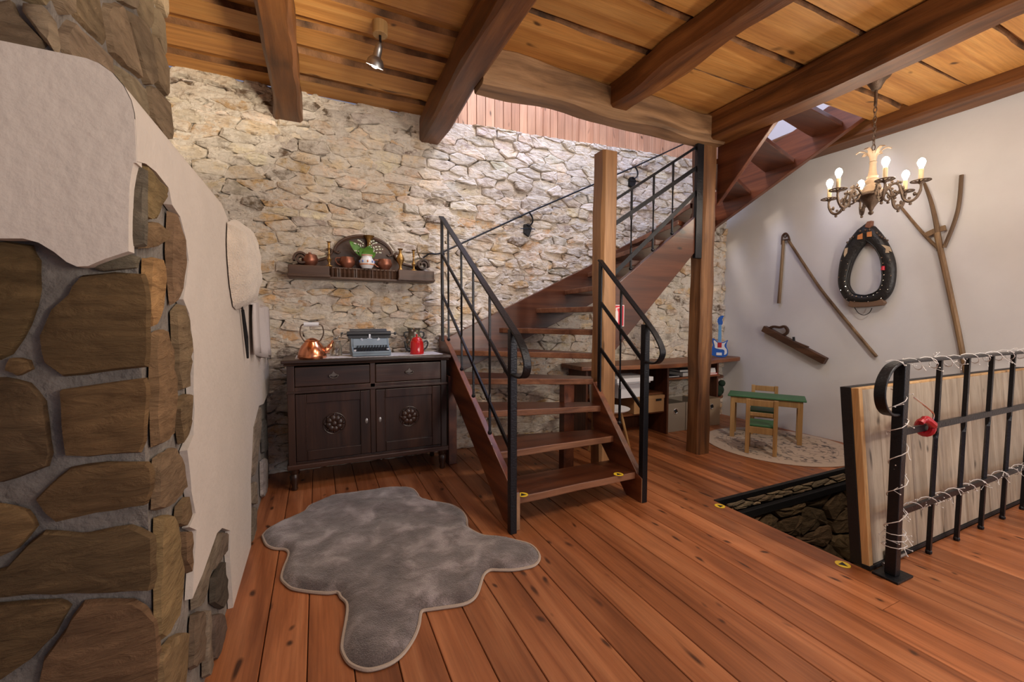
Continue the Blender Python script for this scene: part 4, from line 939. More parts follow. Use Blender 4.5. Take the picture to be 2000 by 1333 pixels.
m = MB().tube([(-.175, .055, .175), (.175, .055, .175)], .021, 16); m.box(-.165, .165, .03, .10, .135, .16); m.prism([(-.15, .07, .165), (-.15, .105, .215), (-.15, .112, .215), (-.15, .085, .165)], (.30, 0, 0)); tp('carriage', m, M_typed, smooth=True)
for s_ in (-1, 1): tp('carriage_knob', MB().tube([(s_*.175, .055, .175), (s_*.205, .055, .175)], .004, 8).tube([(s_*.205, .055, .175), (s_*.222, .055, .175)], .013, 12), M_typed, smooth=True)
tp('return_lever', MB().tube(smoothpath([(-.19, .04, .175), (-.215, .0, .17), (-.225, -.03, .15)], 4), .004, 6), M_chrome, smooth=True)
m = MB().ribbon([(.072*math.cos(t), .008, .148+.055*math.sin(t)) for t in np.linspace(PI*1.05, PI*1.95, 14)], .03, .016, (0, 1, 0)); tp('type_basket', m, M_chrome)
tp('ribbon_guide', MB().box(-.008, .008, .02, .026, .13, .172).box(-.02, .02, .02, .026, .13, .14), M_chrome)
# patterned jug and red enamel teapot
jg = thing('flowered_jug', 'dark flower-patterned jug standing behind the red teapot', 'jug', (.80, 3.86, ZT))
def jugmat():
    m, nt, b = newmat('flowered_glaze'); tc = nd(nt, 'ShaderNodeTexCoord'); vo = nd(nt, 'ShaderNodeTexVoronoi'); vo.inputs['Scale'].default_value = 38; nt.links.new(tc.outputs['Object'], vo.inputs[0])
    k = ramp(nt, vo.outputs['Distance'], [(.25, (1, 1, 1)), (.45, (0, 0, 0))]); sp = nd(nt, 'ShaderNodeSeparateColor'); nt.links.new(vo.outputs['Color'], sp.inputs[0])
    pc = ramp(nt, sp.outputs[0], [(.2, (.45, .12, .07)), (.45, (.5, .42, .22)), (.7, (.15, .25, .12)), (.9, (.5, .45, .4))])
    nt.links.new(mixc(nt, (.09, .075, .055), pc.outputs[0], k.outputs[0]), b.inputs['Base Color']); b.inputs['Roughness'].default_value = .3; return m
obj('body', MB().lathe([(.05, 0), (.068, .04), (.076, .09), (.072, .13), (.058, .16), (.05, .185), (.06, .215), (.064, .222), (.056, .222), (.045, .19), (.0, .18)], 28), jugmat(), jg, world=False, smooth=True)
for s_ in (-1, 1): obj('handle', MB().tube(smoothpath([(s_*.05, 0, .185), (s_*.085, 0, .18), (s_*.088, 0, .15), (s_*.068, 0, .125)], 4), .007, 8), M_black, jg, world=False, smooth=True)
rt_ = thing('red_teapot', 'red enamel teapot with black spout and handle on the sideboard', 'teapot', (.775, 3.63, ZT))
obj('body', MB().lathe([(.056, 0), (.060, .004), (.060, .02), (.055, .105), (.048, .122), (.045, .124)], 28), M_red, rt_, world=False, smooth=True)
obj('lid', MB().lathe([(.046, .124), (.046, .130), (.036, .142), (.016, .150), (.006, .152), (.006, .158), (.012, .165), (.006, .172), (.001, .173)], 24), M_red, rt_, world=False, smooth=True)
obj('spout', MB().tube(smoothpath([(-.05, 0, .035), (-.085, 0, .045), (-.095, 0, .085), (-.105, 0, .115)], 5), [.016]*6+[.011]*5+[.008]*5, 10), M_black, rt_, world=False, smooth=True)
obj('handle', MB().tube(smoothpath([(.052, 0, .10), (.085, 0, .112), (.095, 0, .085), (.082, 0, .055), (.056, 0, .035)], 5), .0065, 8), M_black, rt_, world=False, smooth=True)

# ------------------------------------------------------------------ carved wall shelf and what stands on it
sh = thing('wall_shelf', 'carved dark wall shelf with arched back on the stone wall', 'shelf', (.39, 3.98, 1.64))
ZS = 1.742
obj('board', MB().box(-.21, .985, 3.84, 4.0, 1.64, 1.658).box(.098, .664, 3.865, 4.0, ZS-.014, ZS), M_shelf, sh, bevel=.004)
for xa, xb in ((-.205, .10), (.66, .98)):
    obj('wing_box', MB().box(xa, xb, 3.815, 4.0, 1.655, ZS).box(xa-.006, xb+.006, 3.807, 4.0, 1.648, 1.668), M_shelf, sh, bevel=.005)
flute = MB(); n = 64
for i in range(n+1):
    x = .10+.56*i/n; y = 3.868+.008*math.cos(i/n*2*PI*17); flute.v += [(x, y, 1.66), (x, y, ZS-.004)]
for i in range(n): flute.f.append((2*i, 2*i+2, 2*i+3, 2*i+1)); flute.m.append(0)
obj('fluted_front', flute, M_shelf, sh, smooth=True, auto=None)
YB = 3.985
arcp = [(-.19, ZS), (-.10, ZS+.055), (.0, ZS+.07), (.08, ZS+.10), (.13, ZS+.15)]
ar = [(.39-.245*math.cos(t), ZS+.135+.165*math.sin(t)) for t in np.linspace(.1, PI-.1, 20)]
backp = arcp+ar+[(.78-a, b) for a, b in reversed(arcp)]
obj('back_panel', MB().prism([(a, YB, b) for a, b in backp], (0, .015, 0)), M_shelf, sh)
m = MB(); m.tube([(a, YB-.008, b) for a, b in ar], .012, 8); m.tube([(a, YB-.012, b-.016) for a, b in ar], .006, 6)
for s_ in (-1, 1):
    c = lambda a: .39+s_*(a-.39)
    m.tube(smoothpath([(c(-.10), YB-.008, ZS+.05), (c(.0), YB-.008, ZS+.06), (c(.08), YB-.008, ZS+.085), (c(.125), YB-.008, ZS+.14), (c(.11), YB-.008, ZS+.165), (c(.085), YB-.008, ZS+.155)], 4), .011, 8)
    m.tube(smoothpath([(c(.15), YB-.008, ZS+.15), (c(.175), YB-.01, ZS+.135), (c(.19), YB-.01, ZS+.15)], 4), .010, 8)
obj('arch_moulding', m, M_shelf, sh, smooth=True)
for s_ in (-1, 1):
    cx_, cz_ = (.39+s_*.50, ZS+.058); P = []
    for i in range(40):
        t = i/39*2*PI*1.55; r = .055*(1-.72*i/39); P.append((cx_+s_*r*math.cos(t+PI*.9)*-1, 3.90, cz_+r*math.sin(t+PI*.9)*-1))
    obj('scroll', MB().ribbon(P, .09, .018, (0, 1, 0)), M_shelf, sh, bevel=.004)
def cup(label, x, rz, first=None):
    if first: return dup(first, (x, 3.90, ZS), rz, label)
    t = thing('copper_cup', label, 'cup', (x, 3.90, ZS), rz, group='copper cups on the wall shelf')
    obj('body', MB().lathe([(.036, 0), (.040, .006), (.060, .032), (.064, .055), (.056, .080), (.053, .092), (.050, .092), (.052, .08), (.060, .055), (.055, .032), (.0, .010)], 28), M_copperd, t, world=False, smooth=True)
    obj('handle', MB().tube(smoothpath([(-.052, 0, .083), (-.085, 0, .082), (-.094, 0, .062), (-.078, 0, .035), (-.052, 0, .022)], 5), .006, 8), M_copperd, t, world=False, smooth=True)
    return t
c1 = cup('round copper cup in front of the left scroll of the wall shelf', -.045, -.1)
obj('lid_knob', MB().lathe([(.053, .09), (.045, .098), (.012, .104), (.012, .112), (.001, .116)], 20), M_copperd, c1, world=False, smooth=True)
c2 = cup('round copper cup left of the painted flower vase', .245, -.05)
cup('round copper cup right of the painted flower vase', .555, .05, c2)
cs = [(.010, .12), (.009, .135), (.016, .15), (.018, .16)]
def candlestick(label, x, y, z, h):
    t = thing('brass_candlestick', label, 'candlestick', (x, y, z), group='brass candlesticks on the wall shelf')
    obj('stem', MB().lathe([(.030, 0), (.028, .006), (.012, .014), (.008, .03), (.014, .045), (.020, .058), (.010, .075), (.007, .095), (.012, .10), (.007, .105), (.007, h*.68), (.013, h*.70), (.008, h*.73), (.010, h*.76), (.010, h*.95), (.020, h), (.016, h), (.008, h*.97)], 18), M_brass, t, world=False, smooth=True)
    return t
candlestick('slim brass candlestick left of the shelf arch', .10, 3.845, ZS, .205); candlestick('slim brass candlestick near the right scroll of the shelf', .80, 3.845, ZS, .185)
bv = thing('brass_vase', 'brass vase with a narrow waist right of the copper cups', 'vase', (.685, 3.86, ZS))
obj('body', MB().lathe([(.022, 0), (.024, .004), (.012, .02), (.014, .045), (.034, .088), (.036, .105), (.024, .13), (.013, .150), (.012, .175), (.026, .190), (.023, .190), (.009, .176)], 24), M_brass, bv, world=False, smooth=True)
bv = thing('brass_vase', 'tall brass vase with flared mouth behind the white blossoms', 'vase', (.43, 3.945, ZS))
obj('body', MB().lathe([(.034, 0), (.036, .005), (.02, .03), (.03, .08), (.034, .12), (.022, .18), (.017, .235), (.022, .265), (.046, .298), (.043, .298), (.015, .255)], 24), M_brass, bv, world=False, smooth=True)
pv = thing('painted_vase', 'small white vase with blue and orange painting on the wall shelf', 'vase', (.40, 3.865, ZS))
VP = [(.040, 0), (.043, .006), (.054, .022), (.061, .045), (.060, .065), (.050, .084), (.044, .092), (.044, .108), (.052, .118), (.048, .118), (.040, .108), (.040, .092), (.0, .08)]
obj('body', MB().lathe(VP, 28), M_porc, pv, world=False, smooth=True)
for z, r, w, mt, nm in ((.034, .0590, .010, M_paint_o, 'orange_band'), (.112, .0475, .008, M_paint_o, 'orange_rim')):
    obj(nm, MB().lathe([(r-.002, z-w/2), (r+.0015, z-w/3), (r+.002, z+w/3), (r-.002, z+w/2)], 28), mt, pv, world=False, smooth=True)
m1, m2 = MB(), MB()
for i in range(9):
    t = 2*PI*i/9-1.55; (m1 if i % 3 else m2).ball((.0605*math.cos(t), .0605*math.sin(t), .058), .0125, 8, sc=(.55, .55, .9) if True else 1)
obj('blue_flower', m1, M_paint_b, pv, world=False, smooth=True); obj('orange_flower', m2, M_paint_o, pv, world=False, smooth=True)
bq = thing('lily_bouquet', 'small bouquet of green leaves and white blossoms in the painted vase', 'flowers', (.40, 3.865, ZS+.09))
rnd = random.Random(91)
def leaf(b0, tip, w, droop=.02):
    b0, tip = Vector(b0), Vector(tip); d = tip-b0; s_ = d.cross(Vector((0, -1, .3))).normalized(); m = MB(); N = 7
    for i in range(N+1):
        t = i/N; c = b0+d*t-Vector((0, 0, droop*t*t)); ww = w*math.sin(PI*min(1, .08+t*.92))**.8*(1 if t < 1 else 0)
        m.v += [tuple(c-s_*ww), tuple(c-Vector((0, -.006, 0))), tuple(c+s_*ww)]
    for i in range(N):
        for k in (0, 1): m.f.append((3*i+k, 3*i+k+1, 3*i+k+4, 3*i+k+3)); m.m.append(0)
    return m
for tip, w in (((-.14, -.02, .155), .034), ((-.05, -.04, .10), .036), ((.0, -.04, .115), .034), ((.045, -.03, .11), .032), ((.03, .0, .14), .03), ((-.03, -.03, .07), .034), ((.07, -.02, .07), .028)):
    o = obj('leaf', leaf((rnd.uniform(-.015, .015), 0, 0), tip, w), M_leaf, bq, world=False, smooth=True, auto=None)
sm, bm_ = MB(), MB()
for tip in ((-.10, -.03, .12), (-.09, -.02, .06), (-.075, -.03, .15), (.08, -.02, .14), (.105, -.01, .11), (.12, 0, .06), (.06, 0, .16), (.125, -.01, .09)):
    P = smoothpath([(0, 0, 0), (tip[0]*.5, tip[1]*.5, tip[2]*.85), tip], 5); sm.tube(P, .0014, 4)
    for q in P[3:]: bm_.ball(q+Vector((rnd.uniform(-.008, .008), rnd.uniform(-.008, .004), -.006)), .0062, 6)
obj('stem', sm, M_leaf, bq, world=False); obj('blossom', bm_, M_petal, bq, world=False, smooth=True, kind='stuff')

# ------------------------------------------------------------------ desk behind the stairs
dk = thing('corner_desk', 'reddish brown built-in desk with curved top along the stone wall', 'desk', (3.9, 3.75, 0))
front = smoothpath([(2.45, 3.60, 0), (2.9, 3.50, 0), (3.5, 3.42, 0), (4.1, 3.50, 0), (4.6, 3.62, 0), (4.9, 3.66, 0), (5.03, 3.74, 0)], 5)
obj('top', MB().prism([(p.x, p.y, .775) for p in front]+[(5.05, 3.99, .775), (2.45, 3.99, .775)], (0, 0, .045)), M_desk, dk, bevel=.008)
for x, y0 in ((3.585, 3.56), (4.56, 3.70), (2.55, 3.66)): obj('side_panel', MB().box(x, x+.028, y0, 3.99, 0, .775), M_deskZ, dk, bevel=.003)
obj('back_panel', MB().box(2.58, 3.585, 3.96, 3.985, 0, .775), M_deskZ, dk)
obj('shelf', MB().box(2.58, 3.585, 3.62, 3.96, .455, .475), M_desk, dk, bevel=.003)
obj('shelf', MB().box(2.58, 3.585, 3.60, 3.96, .245, .265), M_desk, dk, bevel=.003)
obj('shelf', MB().box(3.613, 4.56, 3.66, 3.98, .60, .622), M_desk, dk, bevel=.003)
for z in (.56, .30): obj('end_shelf', MB().prism([(4.588, 3.985, z)]+[(4.588+.28*math.sin(t), 3.985-.28*math.cos(t), z) for t in np.linspace(0, PI/2, 10)], (0, 0, .022)), M_desk, dk, bevel=.003)
bx = thing('cardboard_box', 'brown cardboard box with finger slot on the desk shelf', 'box', (3.35, 3.60, .265))
obj('body', MB().box(-.22, .215, -.02, .30, 0, .185).box(-.225, .22, -.024, .304, .15, .187), M_card, bx, world=False, bevel=.003)
obj('finger_slot', MB().box(.09, .17, -.026, -.022, .125, .148), M_hole, bx, world=False)
def bin_(label, x, y, w, d, h, mat):
    t = thing('storage_bin', label, 'box', (x, y, 0), group='storage bins under the desk')
    m = MB(); m.box(0, w, 0, .006, 0, h).box(0, w, d-.006, d, 0, h).box(0, .006, .006, d-.006, 0, h).box(w-.006, w, .006, d-.006, 0, h).box(.006, w-.006, .006, d-.006, 0, .006)
    obj('body', m, mat, t, world=False, bevel=.002)
    r = MB().tube([(w*.46+.028*math.cos(a), -.003, h*.72+.028*math.sin(a)) for a in np.linspace(0, 2*PI, 17)[:-1]], .006, 6, closed=True); obj('grommet', r, M_chrome, t, world=False, smooth=True)
    obj('hole', MB().prism([(w*.46+.025*math.cos(a), -.0015, h*.72+.025*math.sin(a)) for a in np.linspace(0, 2*PI, 15)[:-1]], (0, .001, 0)), M_hole, t, world=False); return t
bin_('grey storage bin with round metal grommet under the desk', 3.63, 3.60, .29, .33, .335, M_bin); bin_('second grey storage bin half hidden by the timber post', 3.93, 3.60, .29, .33, .335, M_bin); bin_('beige storage bin under the desk right of the timber post', 4.25, 3.62, .28, .33, .335, M_binl)
def book(name, label, c, sz, mat, rz=0, rx=0, cat='book', pages=True):
    t = thing(name, label, cat, c, rz); w, d, h = sz
    obj('cover', MB().box(-w/2, w/2, -d/2, d/2, 0, .004).box(-w/2, w/2, -d/2, d/2, h-.004, h).box(w/2-.004, w/2, -d/2, d/2, .004, h-.004), mat, t, world=False)
    obj('pages', MB().box(-w/2+.002, w/2-.004, -d/2+.003, d/2-.003, .004, h-.004), M_paper, t, world=False); return t
t = thing('book', 'blue book standing upright at the left end of the desk shelf', 'book', (3.64, 3.75, .622)); obj('cover', MB().box(0, .045, -.06, .10, 0, .135), M_bookb, t, world=False, bevel=.003); obj('pages', MB().box(.004, .041, -.058, .098, .135, .137), M_paper, t, world=False)
book('book', 'dark flat book lying next to the upright blue book', (3.80, 3.78, .622), (.24, .17, .018), M_bookd)
book('book', 'grey book leaning over the pile on the desk shelf', (4.10, 3.80, .622), (.30, .20, .05), plain('grey_cover', (.10, .10, .11), .5), .1)
book('book', 'dark cover book on top of the leaning pile on the desk shelf', (4.08, 3.80, .672), (.26, .19, .03), M_bookd, -.08)
book('book', 'red covered book under the papers right of the post', (4.42, 3.77, .622), (.22, .20, .022), M_signr)
for i, s_ in enumerate(('lowest', 'middle', 'topmost')): book('paper_pad', 'white paper pad, %s of the pile on the red book' % s_, (4.41-.005*i, 3.775, .644+.02*i), (.20, .19, .02), M_whitep, .03*i, cat='paper')
t = thing('plush_toy', 'dark green toy lying under the desk end shelf', 'toy', (4.72, 3.80, .322)); m = MB().ball((0, 0, .07), .07, 10, sc=(1, .9, 1)).ball((.03, -.02, .16), .045, 10).ball((-.06, -.05, .04), .04, 8); obj('body', m, plain('dark_green_plush', (.012, .03, .018), .95), t, world=False, smooth=True)
t = thing('white_tray', 'white tray standing out below the desk top behind the newel', 'tray', (3.05, 3.50, .475)); obj('body', MB().box(-.30, .18, -.10, .25, .18, .225).box(-.28, .16, -.08, .23, .16, .18), M_whitep, t, world=False, bevel=.006); obj('support', MB().box(-.2, .1, 0, .2, 0, .16), M_whitep, t, world=False)
ch = thing('shell_chair', 'small chair with white shell seat and wooden legs behind the newel', 'chair', (2.57, 3.28, 0))
obj('seat', MB().lathe([(.02, .415), (.15, .42), (.185, .435), (.19, .445), (.18, .447), (.10, .437), (.0, .435)], 28), M_whitep, ch, world=False, smooth=True)
m = MB(); N = 16
for i in range(N+1):
    a = -.9+1.8*i/N; R = .19
    for z, f in ((.44, 1), (.54, 1.04), (.63, 1.07), (.69-.03*abs(a), 1.07)): m.v.append((R*f*math.sin(a+PI*1.6), R*f*math.cos(a+PI*1.6), z))
for i in range(N):
    for k in range(3): m.f.append((4*i+k, 4*i+k+1, 4*i+5+k, 4*i+4+k)); m.m.append(0)
o = obj('backrest', m, M_whitep, ch, world=False, smooth=True, auto=None); md = o.modifiers.new('thick', 'SOLIDIFY'); md.thickness = .012
for a in (.75, 2.3, 3.9, 5.4): obj('leg', MB().tube([(.10*math.cos(a), .10*math.sin(a), .42), (.21*math.cos(a), .21*math.sin(a), 0)], [.015, .010], 8), M_kid, ch, world=False, smooth=True)

# toy guitar on the desk
gp = Vector((4.70, 3.79, 0)); gt = thing('toy_guitar', 'blue and white toy electric guitar standing on the desk corner', 'guitar', (gp.x, gp.y, .822), -.85)
def gpoly(pts): return smoothpath([(a, 0, b) for a, b in pts]+[(pts[0][0], 0, pts[0][1])], 4)[:-1]
body = gpoly([(-.03, .004), (.05, .0), (.095, .03), (.10, .09), (.082, .14), (.085, .185), (.098, .225), (.062, .205), (.03, .195), (-.02, .20), (-.055, .235), (-.085, .24), (-.088, .20), (-.075, .15), (-.10, .09), (-.092, .03)])
obj('body', MB().prism(body, (0, .035, 0)), M_blue, gt, world=False, bevel=.005)
obj('pickguard', MB().prism([p+Vector((0, -.003, 0)) for p in gpoly([(.055, .03), (.085, .05), (.085, .10), (.06, .135), (.06, .17), (.08, .205), (.045, .185), (-.02, .185), (-.055, .215), (-.07, .21), (-.055, .15), (-.05, .12), (.0, .105), (.045, .10), (.06, .08)])], (0, .004, 0)), M_whitep, gt, world=False)
obj('pickup', MB().box(-.022, .026, -.008, 0, .125, .19), M_redp, gt, world=False, bevel=.002); obj('bridge', MB().box(-.035, .03, -.009, 0, .025, .06), M_whitep, gt, world=False, bevel=.002)
obj('neck', MB().prism([(-.020, -.004, .18), (.022, -.004, .18), (.017, -.004, .42), (-.016, -.004, .42)], (0, .02, 0)), M_lblue, gt, world=False, bevel=.002)
obj('headstock', MB().prism(gpoly([(-.018, .415), (.018, .415), (.032, .445), (.026, .49), (.042, .53), (.01, .535), (-.025, .50), (-.03, .46), (-.024, .44)]), (0, .018, 0)), M_blue, gt, world=False, bevel=.003)
obj('tuning_peg', MB().ball((-.038, .005, .45), .010, 6).ball((-.036, .005, .475), .010, 6).ball((-.03, .005, .50), .010, 6), M_whitep, gt, world=False)

# toy table and toy chair
tb = thing('toy_table', 'small pine toy table with green top on the round carpet', 'table', (4.32, 2.90, .009), math.atan2(-.58, .38))
def tpart(n, m, mat, **k): return obj(n, m, mat, tb, world=False, **k)
tpart('top', MB().box(-.36, .36, -.02, .30, .452, .472), M_green, bevel=.006)
for x in (-.31, .31):
    for y in (.02, .27): tpart('leg', MB().box(x-.022, x+.022, y-.022, y+.022, 0, .452), M_kid, bevel=.003)
tpart('rail', MB().box(-.29, .29, .0, .018, .385, .452), M_kid, bevel=.002); tpart('rail', MB().box(-.29, .29, .262, .28, .385, .452), M_kid, bevel=.002)
for x in (-.312, .295): tpart('rail', MB().box(x, x+.017, .04, .25, .385, .452), M_kid, bevel=.002)
def toychair(loc, rz, label):
    c = thing('toy_chair', label, 'chair', loc, rz, group='toy chairs at the green table')
    P = lambda n, m, mat, **k: obj(n, m, mat, c, world=False, **k)
    for x in (-.115, .115):
        P('leg', MB().box(x-.018, x+.018, -.018, .018, 0, .53), M_kid, bevel=.003); P('leg', MB().box(x-.018, x+.018, .24, .276, 0, .26), M_kid, bevel=.003)
    P('seat', MB().box(-.135, .135, .018, .30, .262, .282), M_green, bevel=.004); P('seat_rail', MB().box(-.097, .097, -.01, .012, .20, .262), M_kid, bevel=.002); P('seat_rail', MB().box(-.097, .097, .25, .27, .20, .262), M_kid, bevel=.002)
    for z0, z1 in ((.465, .525), (.37, .405)): P('back_slat', MB().box(-.097, .097, -.009, .009, z0, z1), M_kid, bevel=.003)
    return c
tc1 = toychair((3.845, 2.615, .009), math.atan2(-.58, .38), 'small pine toy chair with green seat nearest the hatch')
dup(tc1, (4.73, 3.19, .009), math.atan2(-.58, .38)+PI, 'second toy chair tucked in behind the green table by the white wall')

# ------------------------------------------------------------------ old tools on the white wall
XW = 5.058
W_ = lambda x, y, d=.025: onX(x, y, XW-d)
fk = thing('wooden_fork', 'old three-tined wooden hay fork hanging on the white wall', 'fork', (XW-.02, 1.7, 1.6))
def stick(pts, r): return MB().tube(smoothpath([W_(*p) for p in pts], 5), [r[0]+(r[1]-r[0])*i/((len(pts)-1)*5) for i in range((len(pts)-1)*5+1)], 8)
obj('shaft', stick([(1888, 738), (1874, 660), (1855, 570), (1836, 485), (1830, 455)], (.019, .023)), M_tool, fk, smooth=True)
obj('tine', stick([(1836, 490), (1829, 440), (1818, 393), (1805, 358)], (.022, .011)), M_tool, fk, smooth=True)
obj('tine', stick([(1838, 490), (1812, 466), (1782, 432), (1756, 400)], (.014, .011)), M_tool, fk, smooth=True)
obj('tine', stick([(1844, 484), (1862, 440), (1873, 400), (1878, 342)], (.015, .014)), M_tool, fk, smooth=True)
obj('crosspiece', MB().ribbon(smoothpath([W_(1806, 461), W_(1825, 452), W_(1847, 445)], 4), .020, .045, (1, 0, 0)), M_tool, fk)
fl_ = thing('threshing_flail', 'old threshing flail of two sticks hanging on the white wall', 'flail', (XW-.02, 2.9, 1.6))
obj('handle_stick', stick([(1540, 470), (1580, 531), (1610, 574), (1664, 640), (1712, 697)], (.014, .015)), M_tool, fl_, smooth=True)
obj('swipple', stick([(1530, 470), (1526, 530), (1521, 593)], (.016, .019)), M_tool, fl_, smooth=True)
m = MB().tube(smoothpath([W_(1527, 478), W_(1528, 462), W_(1534, 456), W_(1540, 462), W_(1543, 476)], 4), .011, 6).tube([W_(1534, 461)+Vector((0, .018*math.cos(a), .018*math.sin(a))) for a in np.linspace(0, 2*PI, 13)[:-1]], .005, 6, closed=True).tube([W_(1527, 470), W_(1543, 468)], .010, 6)
obj('leather_thong', m, M_toold, fl_, smooth=True)
pn = thing('jointer_plane', 'long dark wooden hand plane hanging on the white wall', 'plane', (XW-.03, 3.0, 1.0))
a, b = W_(1492, 642, .04), W_(1613, 706, .04); d = (b-a).normalized(); u = d.cross(Vector((1, 0, 0))).normalized(); u = u if u.z > 0 else -u
obj('body', MB().bar(a, b, .06, .075, (1, 0, 0)), M_toold, pn, bevel=.005)
q = lambda s, h: a+d*s+u*h
obj('tote', MB().ribbon(smoothpath([q(.06, .03), q(.10, .075), q(.17, .10), q(.215, .135), q(.265, .115), q(.275, .075), q(.245, .03)], 5), .03, .028, (1, 0, 0)), M_toold, pn, bevel=.004)
obj('blade', MB().bar(q(.40, .02), q(.365, .075), .03, .012, (1, 0, 0)), M_iron, pn); obj('wedge', MB().bar(q(.42, .03), q(.56, .045), .032, .02, (1, 0, 0)), M_toold, pn)
hc = thing('horse_collar', 'black leather horse collar hanging on the white wall', 'collar', (XW-.03, 2.36, 1.45))
OUT = [(1693,436),(1664,466),(1649,496),(1640,530),(1639,562),(1650,584),(1664,592),(1694,594),(1727,588),(1743,571),(1750,545),(1750,515),(1741,487),(1722,458)]
INN = [(1692,470),(1677,492),(1664,516),(1659,540),(1660,556),(1668,570),(1676,575),(1692,577),(1708,573),(1718,563),(1724,545),(1724,522),(1718,500),(1706,482)]
mid, rad = [], []
for i, (p, r) in enumerate(zip(OUT, INN)):
    P, R = W_(*p, .05), W_(*r, .05); mid.append((P+R)/2); rad.append((P-R).length/2)
mid2 = smoothpath(mid+[mid[0]], 4)[:-1]; rad2 = [rad[i//4]+(rad[(i//4+1) % len(rad)]-rad[i//4])*(i % 4)/4 for i in range(len(mid2))]
vs = MB(); K = 12; n = len(mid2); cen = sum(mid2, Vector())/n
for i, p in enumerate(mid2):
    tg = (mid2[(i+1) % n]-mid2[i-1]).normalized(); nr = tg.cross(Vector((1, 0, 0))).normalized()
    if nr.dot(p-cen) < 0: nr = -nr
    for k in range(K):
        t = 2*PI*k/K; vs.v.append(tuple(p+nr*math.cos(t)*rad2[i]+Vector((-1, 0, 0))*(math.sin(t)*.045)))
for i in range(n):
    for k in range(K): vs.f.append((i*K+k, i*K+(k+1) % K, (i+1) % n*K+(k+1) % K, (i+1) % n*K+k)); vs.m.append(0)
obj('leather_roll', vs, M_leather, hc, smooth=True, auto=None)
obj('rim', MB().tube([p+(p-cen).normalized()*(-r_*.93)+Vector((-.025, 0, 0)) for p, r_ in zip(mid2, rad2)], .007, 6, closed=True), M_leather, hc, smooth=True)
sm = MB()
for i in range(1, n, 2):
    p = mid2[i]; o_ = (p-cen).normalized()
    if 8 < i < n-8: sm.ball(p-o_*rad2[i]*.55+Vector((-.042, 0, 0)), .0065, 6); (sm.ball(p+o_*rad2[i]*.55+Vector((-.04, 0, 0)), .006, 6) if i % 4 == 1 else None)
obj('stud', sm, M_chrome, hc, kind='stuff')
obj('hame_bar', MB().prism([W_(x, y, .085) for x, y in ((1659,588),(1722,584),(1727,592),(1722,597),(1690,600),(1664,601),(1655,598))], (.06, 0, 0)), plain('worn_collar_wood', (.17, .10, .06), .6), hc, bevel=.006)
obj('ring', MB().tube(smoothpath([W_(1669, 601, .05), W_(1676, 611, .05), W_(1687, 616, .05), W_(1698, 611, .05), W_(1703, 602, .05)], 4), .0035, 6), M_ironm, hc)
for px in ([(1675,460),(1684,456),(1684,467),(1674,468)], [(1693,454),(1702,452),(1702,462),(1693,463)]): obj('tag', MB().prism([W_(x, y, .105) for x, y in px], (.008, 0, 0)), M_orange, hc, label='small orange leather tag')
for px in ([(1721,478),(1730,480),(1737,482),(1741,492),(1735,490),(1736,494),(1729,494),(1730,486)], [(1650,486),(1655,484),(1654,494),(1649,502),(1648,497)]): obj('bow', MB().prism([W_(x, y, .10) for x, y in px], (.010, 0, 0)), M_beige, hc, label='beige cloth bow')
obj('crest', MB().prism([W_(x, y, .10) for x, y in ((1688,444),(1693,433),(1702,431),(1701,441),(1697,446))], (.05, 0, 0)), plain('russet_crest', (.19, .075, .04), .6), hc, bevel=.004)
obj('tassel', MB().tube([W_(1725, 520, .10), W_(1724, 528, .10)], [.012, .016], 8), M_signr, hc, label='dark red tassel')
m = MB()
for x, y in ((1661,467),(1655,474),(1666,463),(1712,455),(1718,460),(1722,463),(1733,470),(1728,466),(1680,452),(1690,450),(1698,449)): m.ball(W_(x, y, .10), .011, 8)
obj('rosette', m, M_bronze, hc, smooth=True)

# ------------------------------------------------------------------ chandelier
CC = (4.0, 1.876); cd = thing('chandelier', 'antique bronze chandelier with six lit candle bulbs', 'chandelier', (*CC, 0)); cz = Vector((*CC, 0))
def cpart(n, mb, mat, par=cd, **k): return obj(n, mb.xf(Matrix.Translation(cz)), mat, par, **k)
cpart('canopy', MB().lathe([(.012, 3.095), (.03, 3.105), (.04, 3.13), (.052, 3.15), (.058, 3.165), (.085, 3.185), (.092, 3.2)], 24), M_bronze, smooth=True)
cpart('stem', MB().tube([(0, 0, 2.98), (0, 0, 3.10)], .011, 10), M_bronze, smooth=True)
for i, z in enumerate(np.arange(2.66, 3.0, .036)):
    cpart('chain_link', MB().tube([((.011*math.cos(t) if i % 2 else 0), (0 if i % 2 else .011*math.cos(t)), z+.023*math.sin(t)) for t in np.linspace(0, 2*PI, 13)[:-1]], .0032, 5, closed=True), M_bronze, smooth=True)
cpart('column', MB().lathe([(.0, 2.30), (.085, 2.30), (.088, 2.308), (.070, 2.325), (.045, 2.36), (.032, 2.375), (.046, 2.392), (.048, 2.405), (.034, 2.42), (.038, 2.43), (.038, 2.436), (.03, 2.445), (.024, 2.48), (.021, 2.53), (.025, 2.545), (.02, 2.552), (.026, 2.59), (.045, 2.622), (.038, 2.627), (.01, 2.60)], 24), M_ivory, smooth=True)
for i in range(6):
    t = 2*PI*i/6; u = Vector((math.cos(t), math.sin(t), 0)); P = smoothpath([u*.035+Vector((0, 0, 2.605)), u*.055+Vector((0, 0, 2.632)), u*.085+Vector((0, 0, 2.642)), u*.108+Vector((0, 0, 2.628))], 4)
    cpart('crown_leaf', MB().ribbon(P, .026, .004, u.cross(Vector((0, 0, 1)))), M_ivory)
cpart('bowl', MB().lathe([(.004, 2.135), (.014, 2.142), (.018, 2.155), (.010, 2.168), (.016, 2.178), (.02, 2.19), (.035, 2.215), (.062, 2.25), (.075, 2.275), (.09, 2.285), (.092, 2.30), (.0, 2.302)], 24), M_bronze, smooth=True)
base_a = math.radians(-80.4); RS = .755
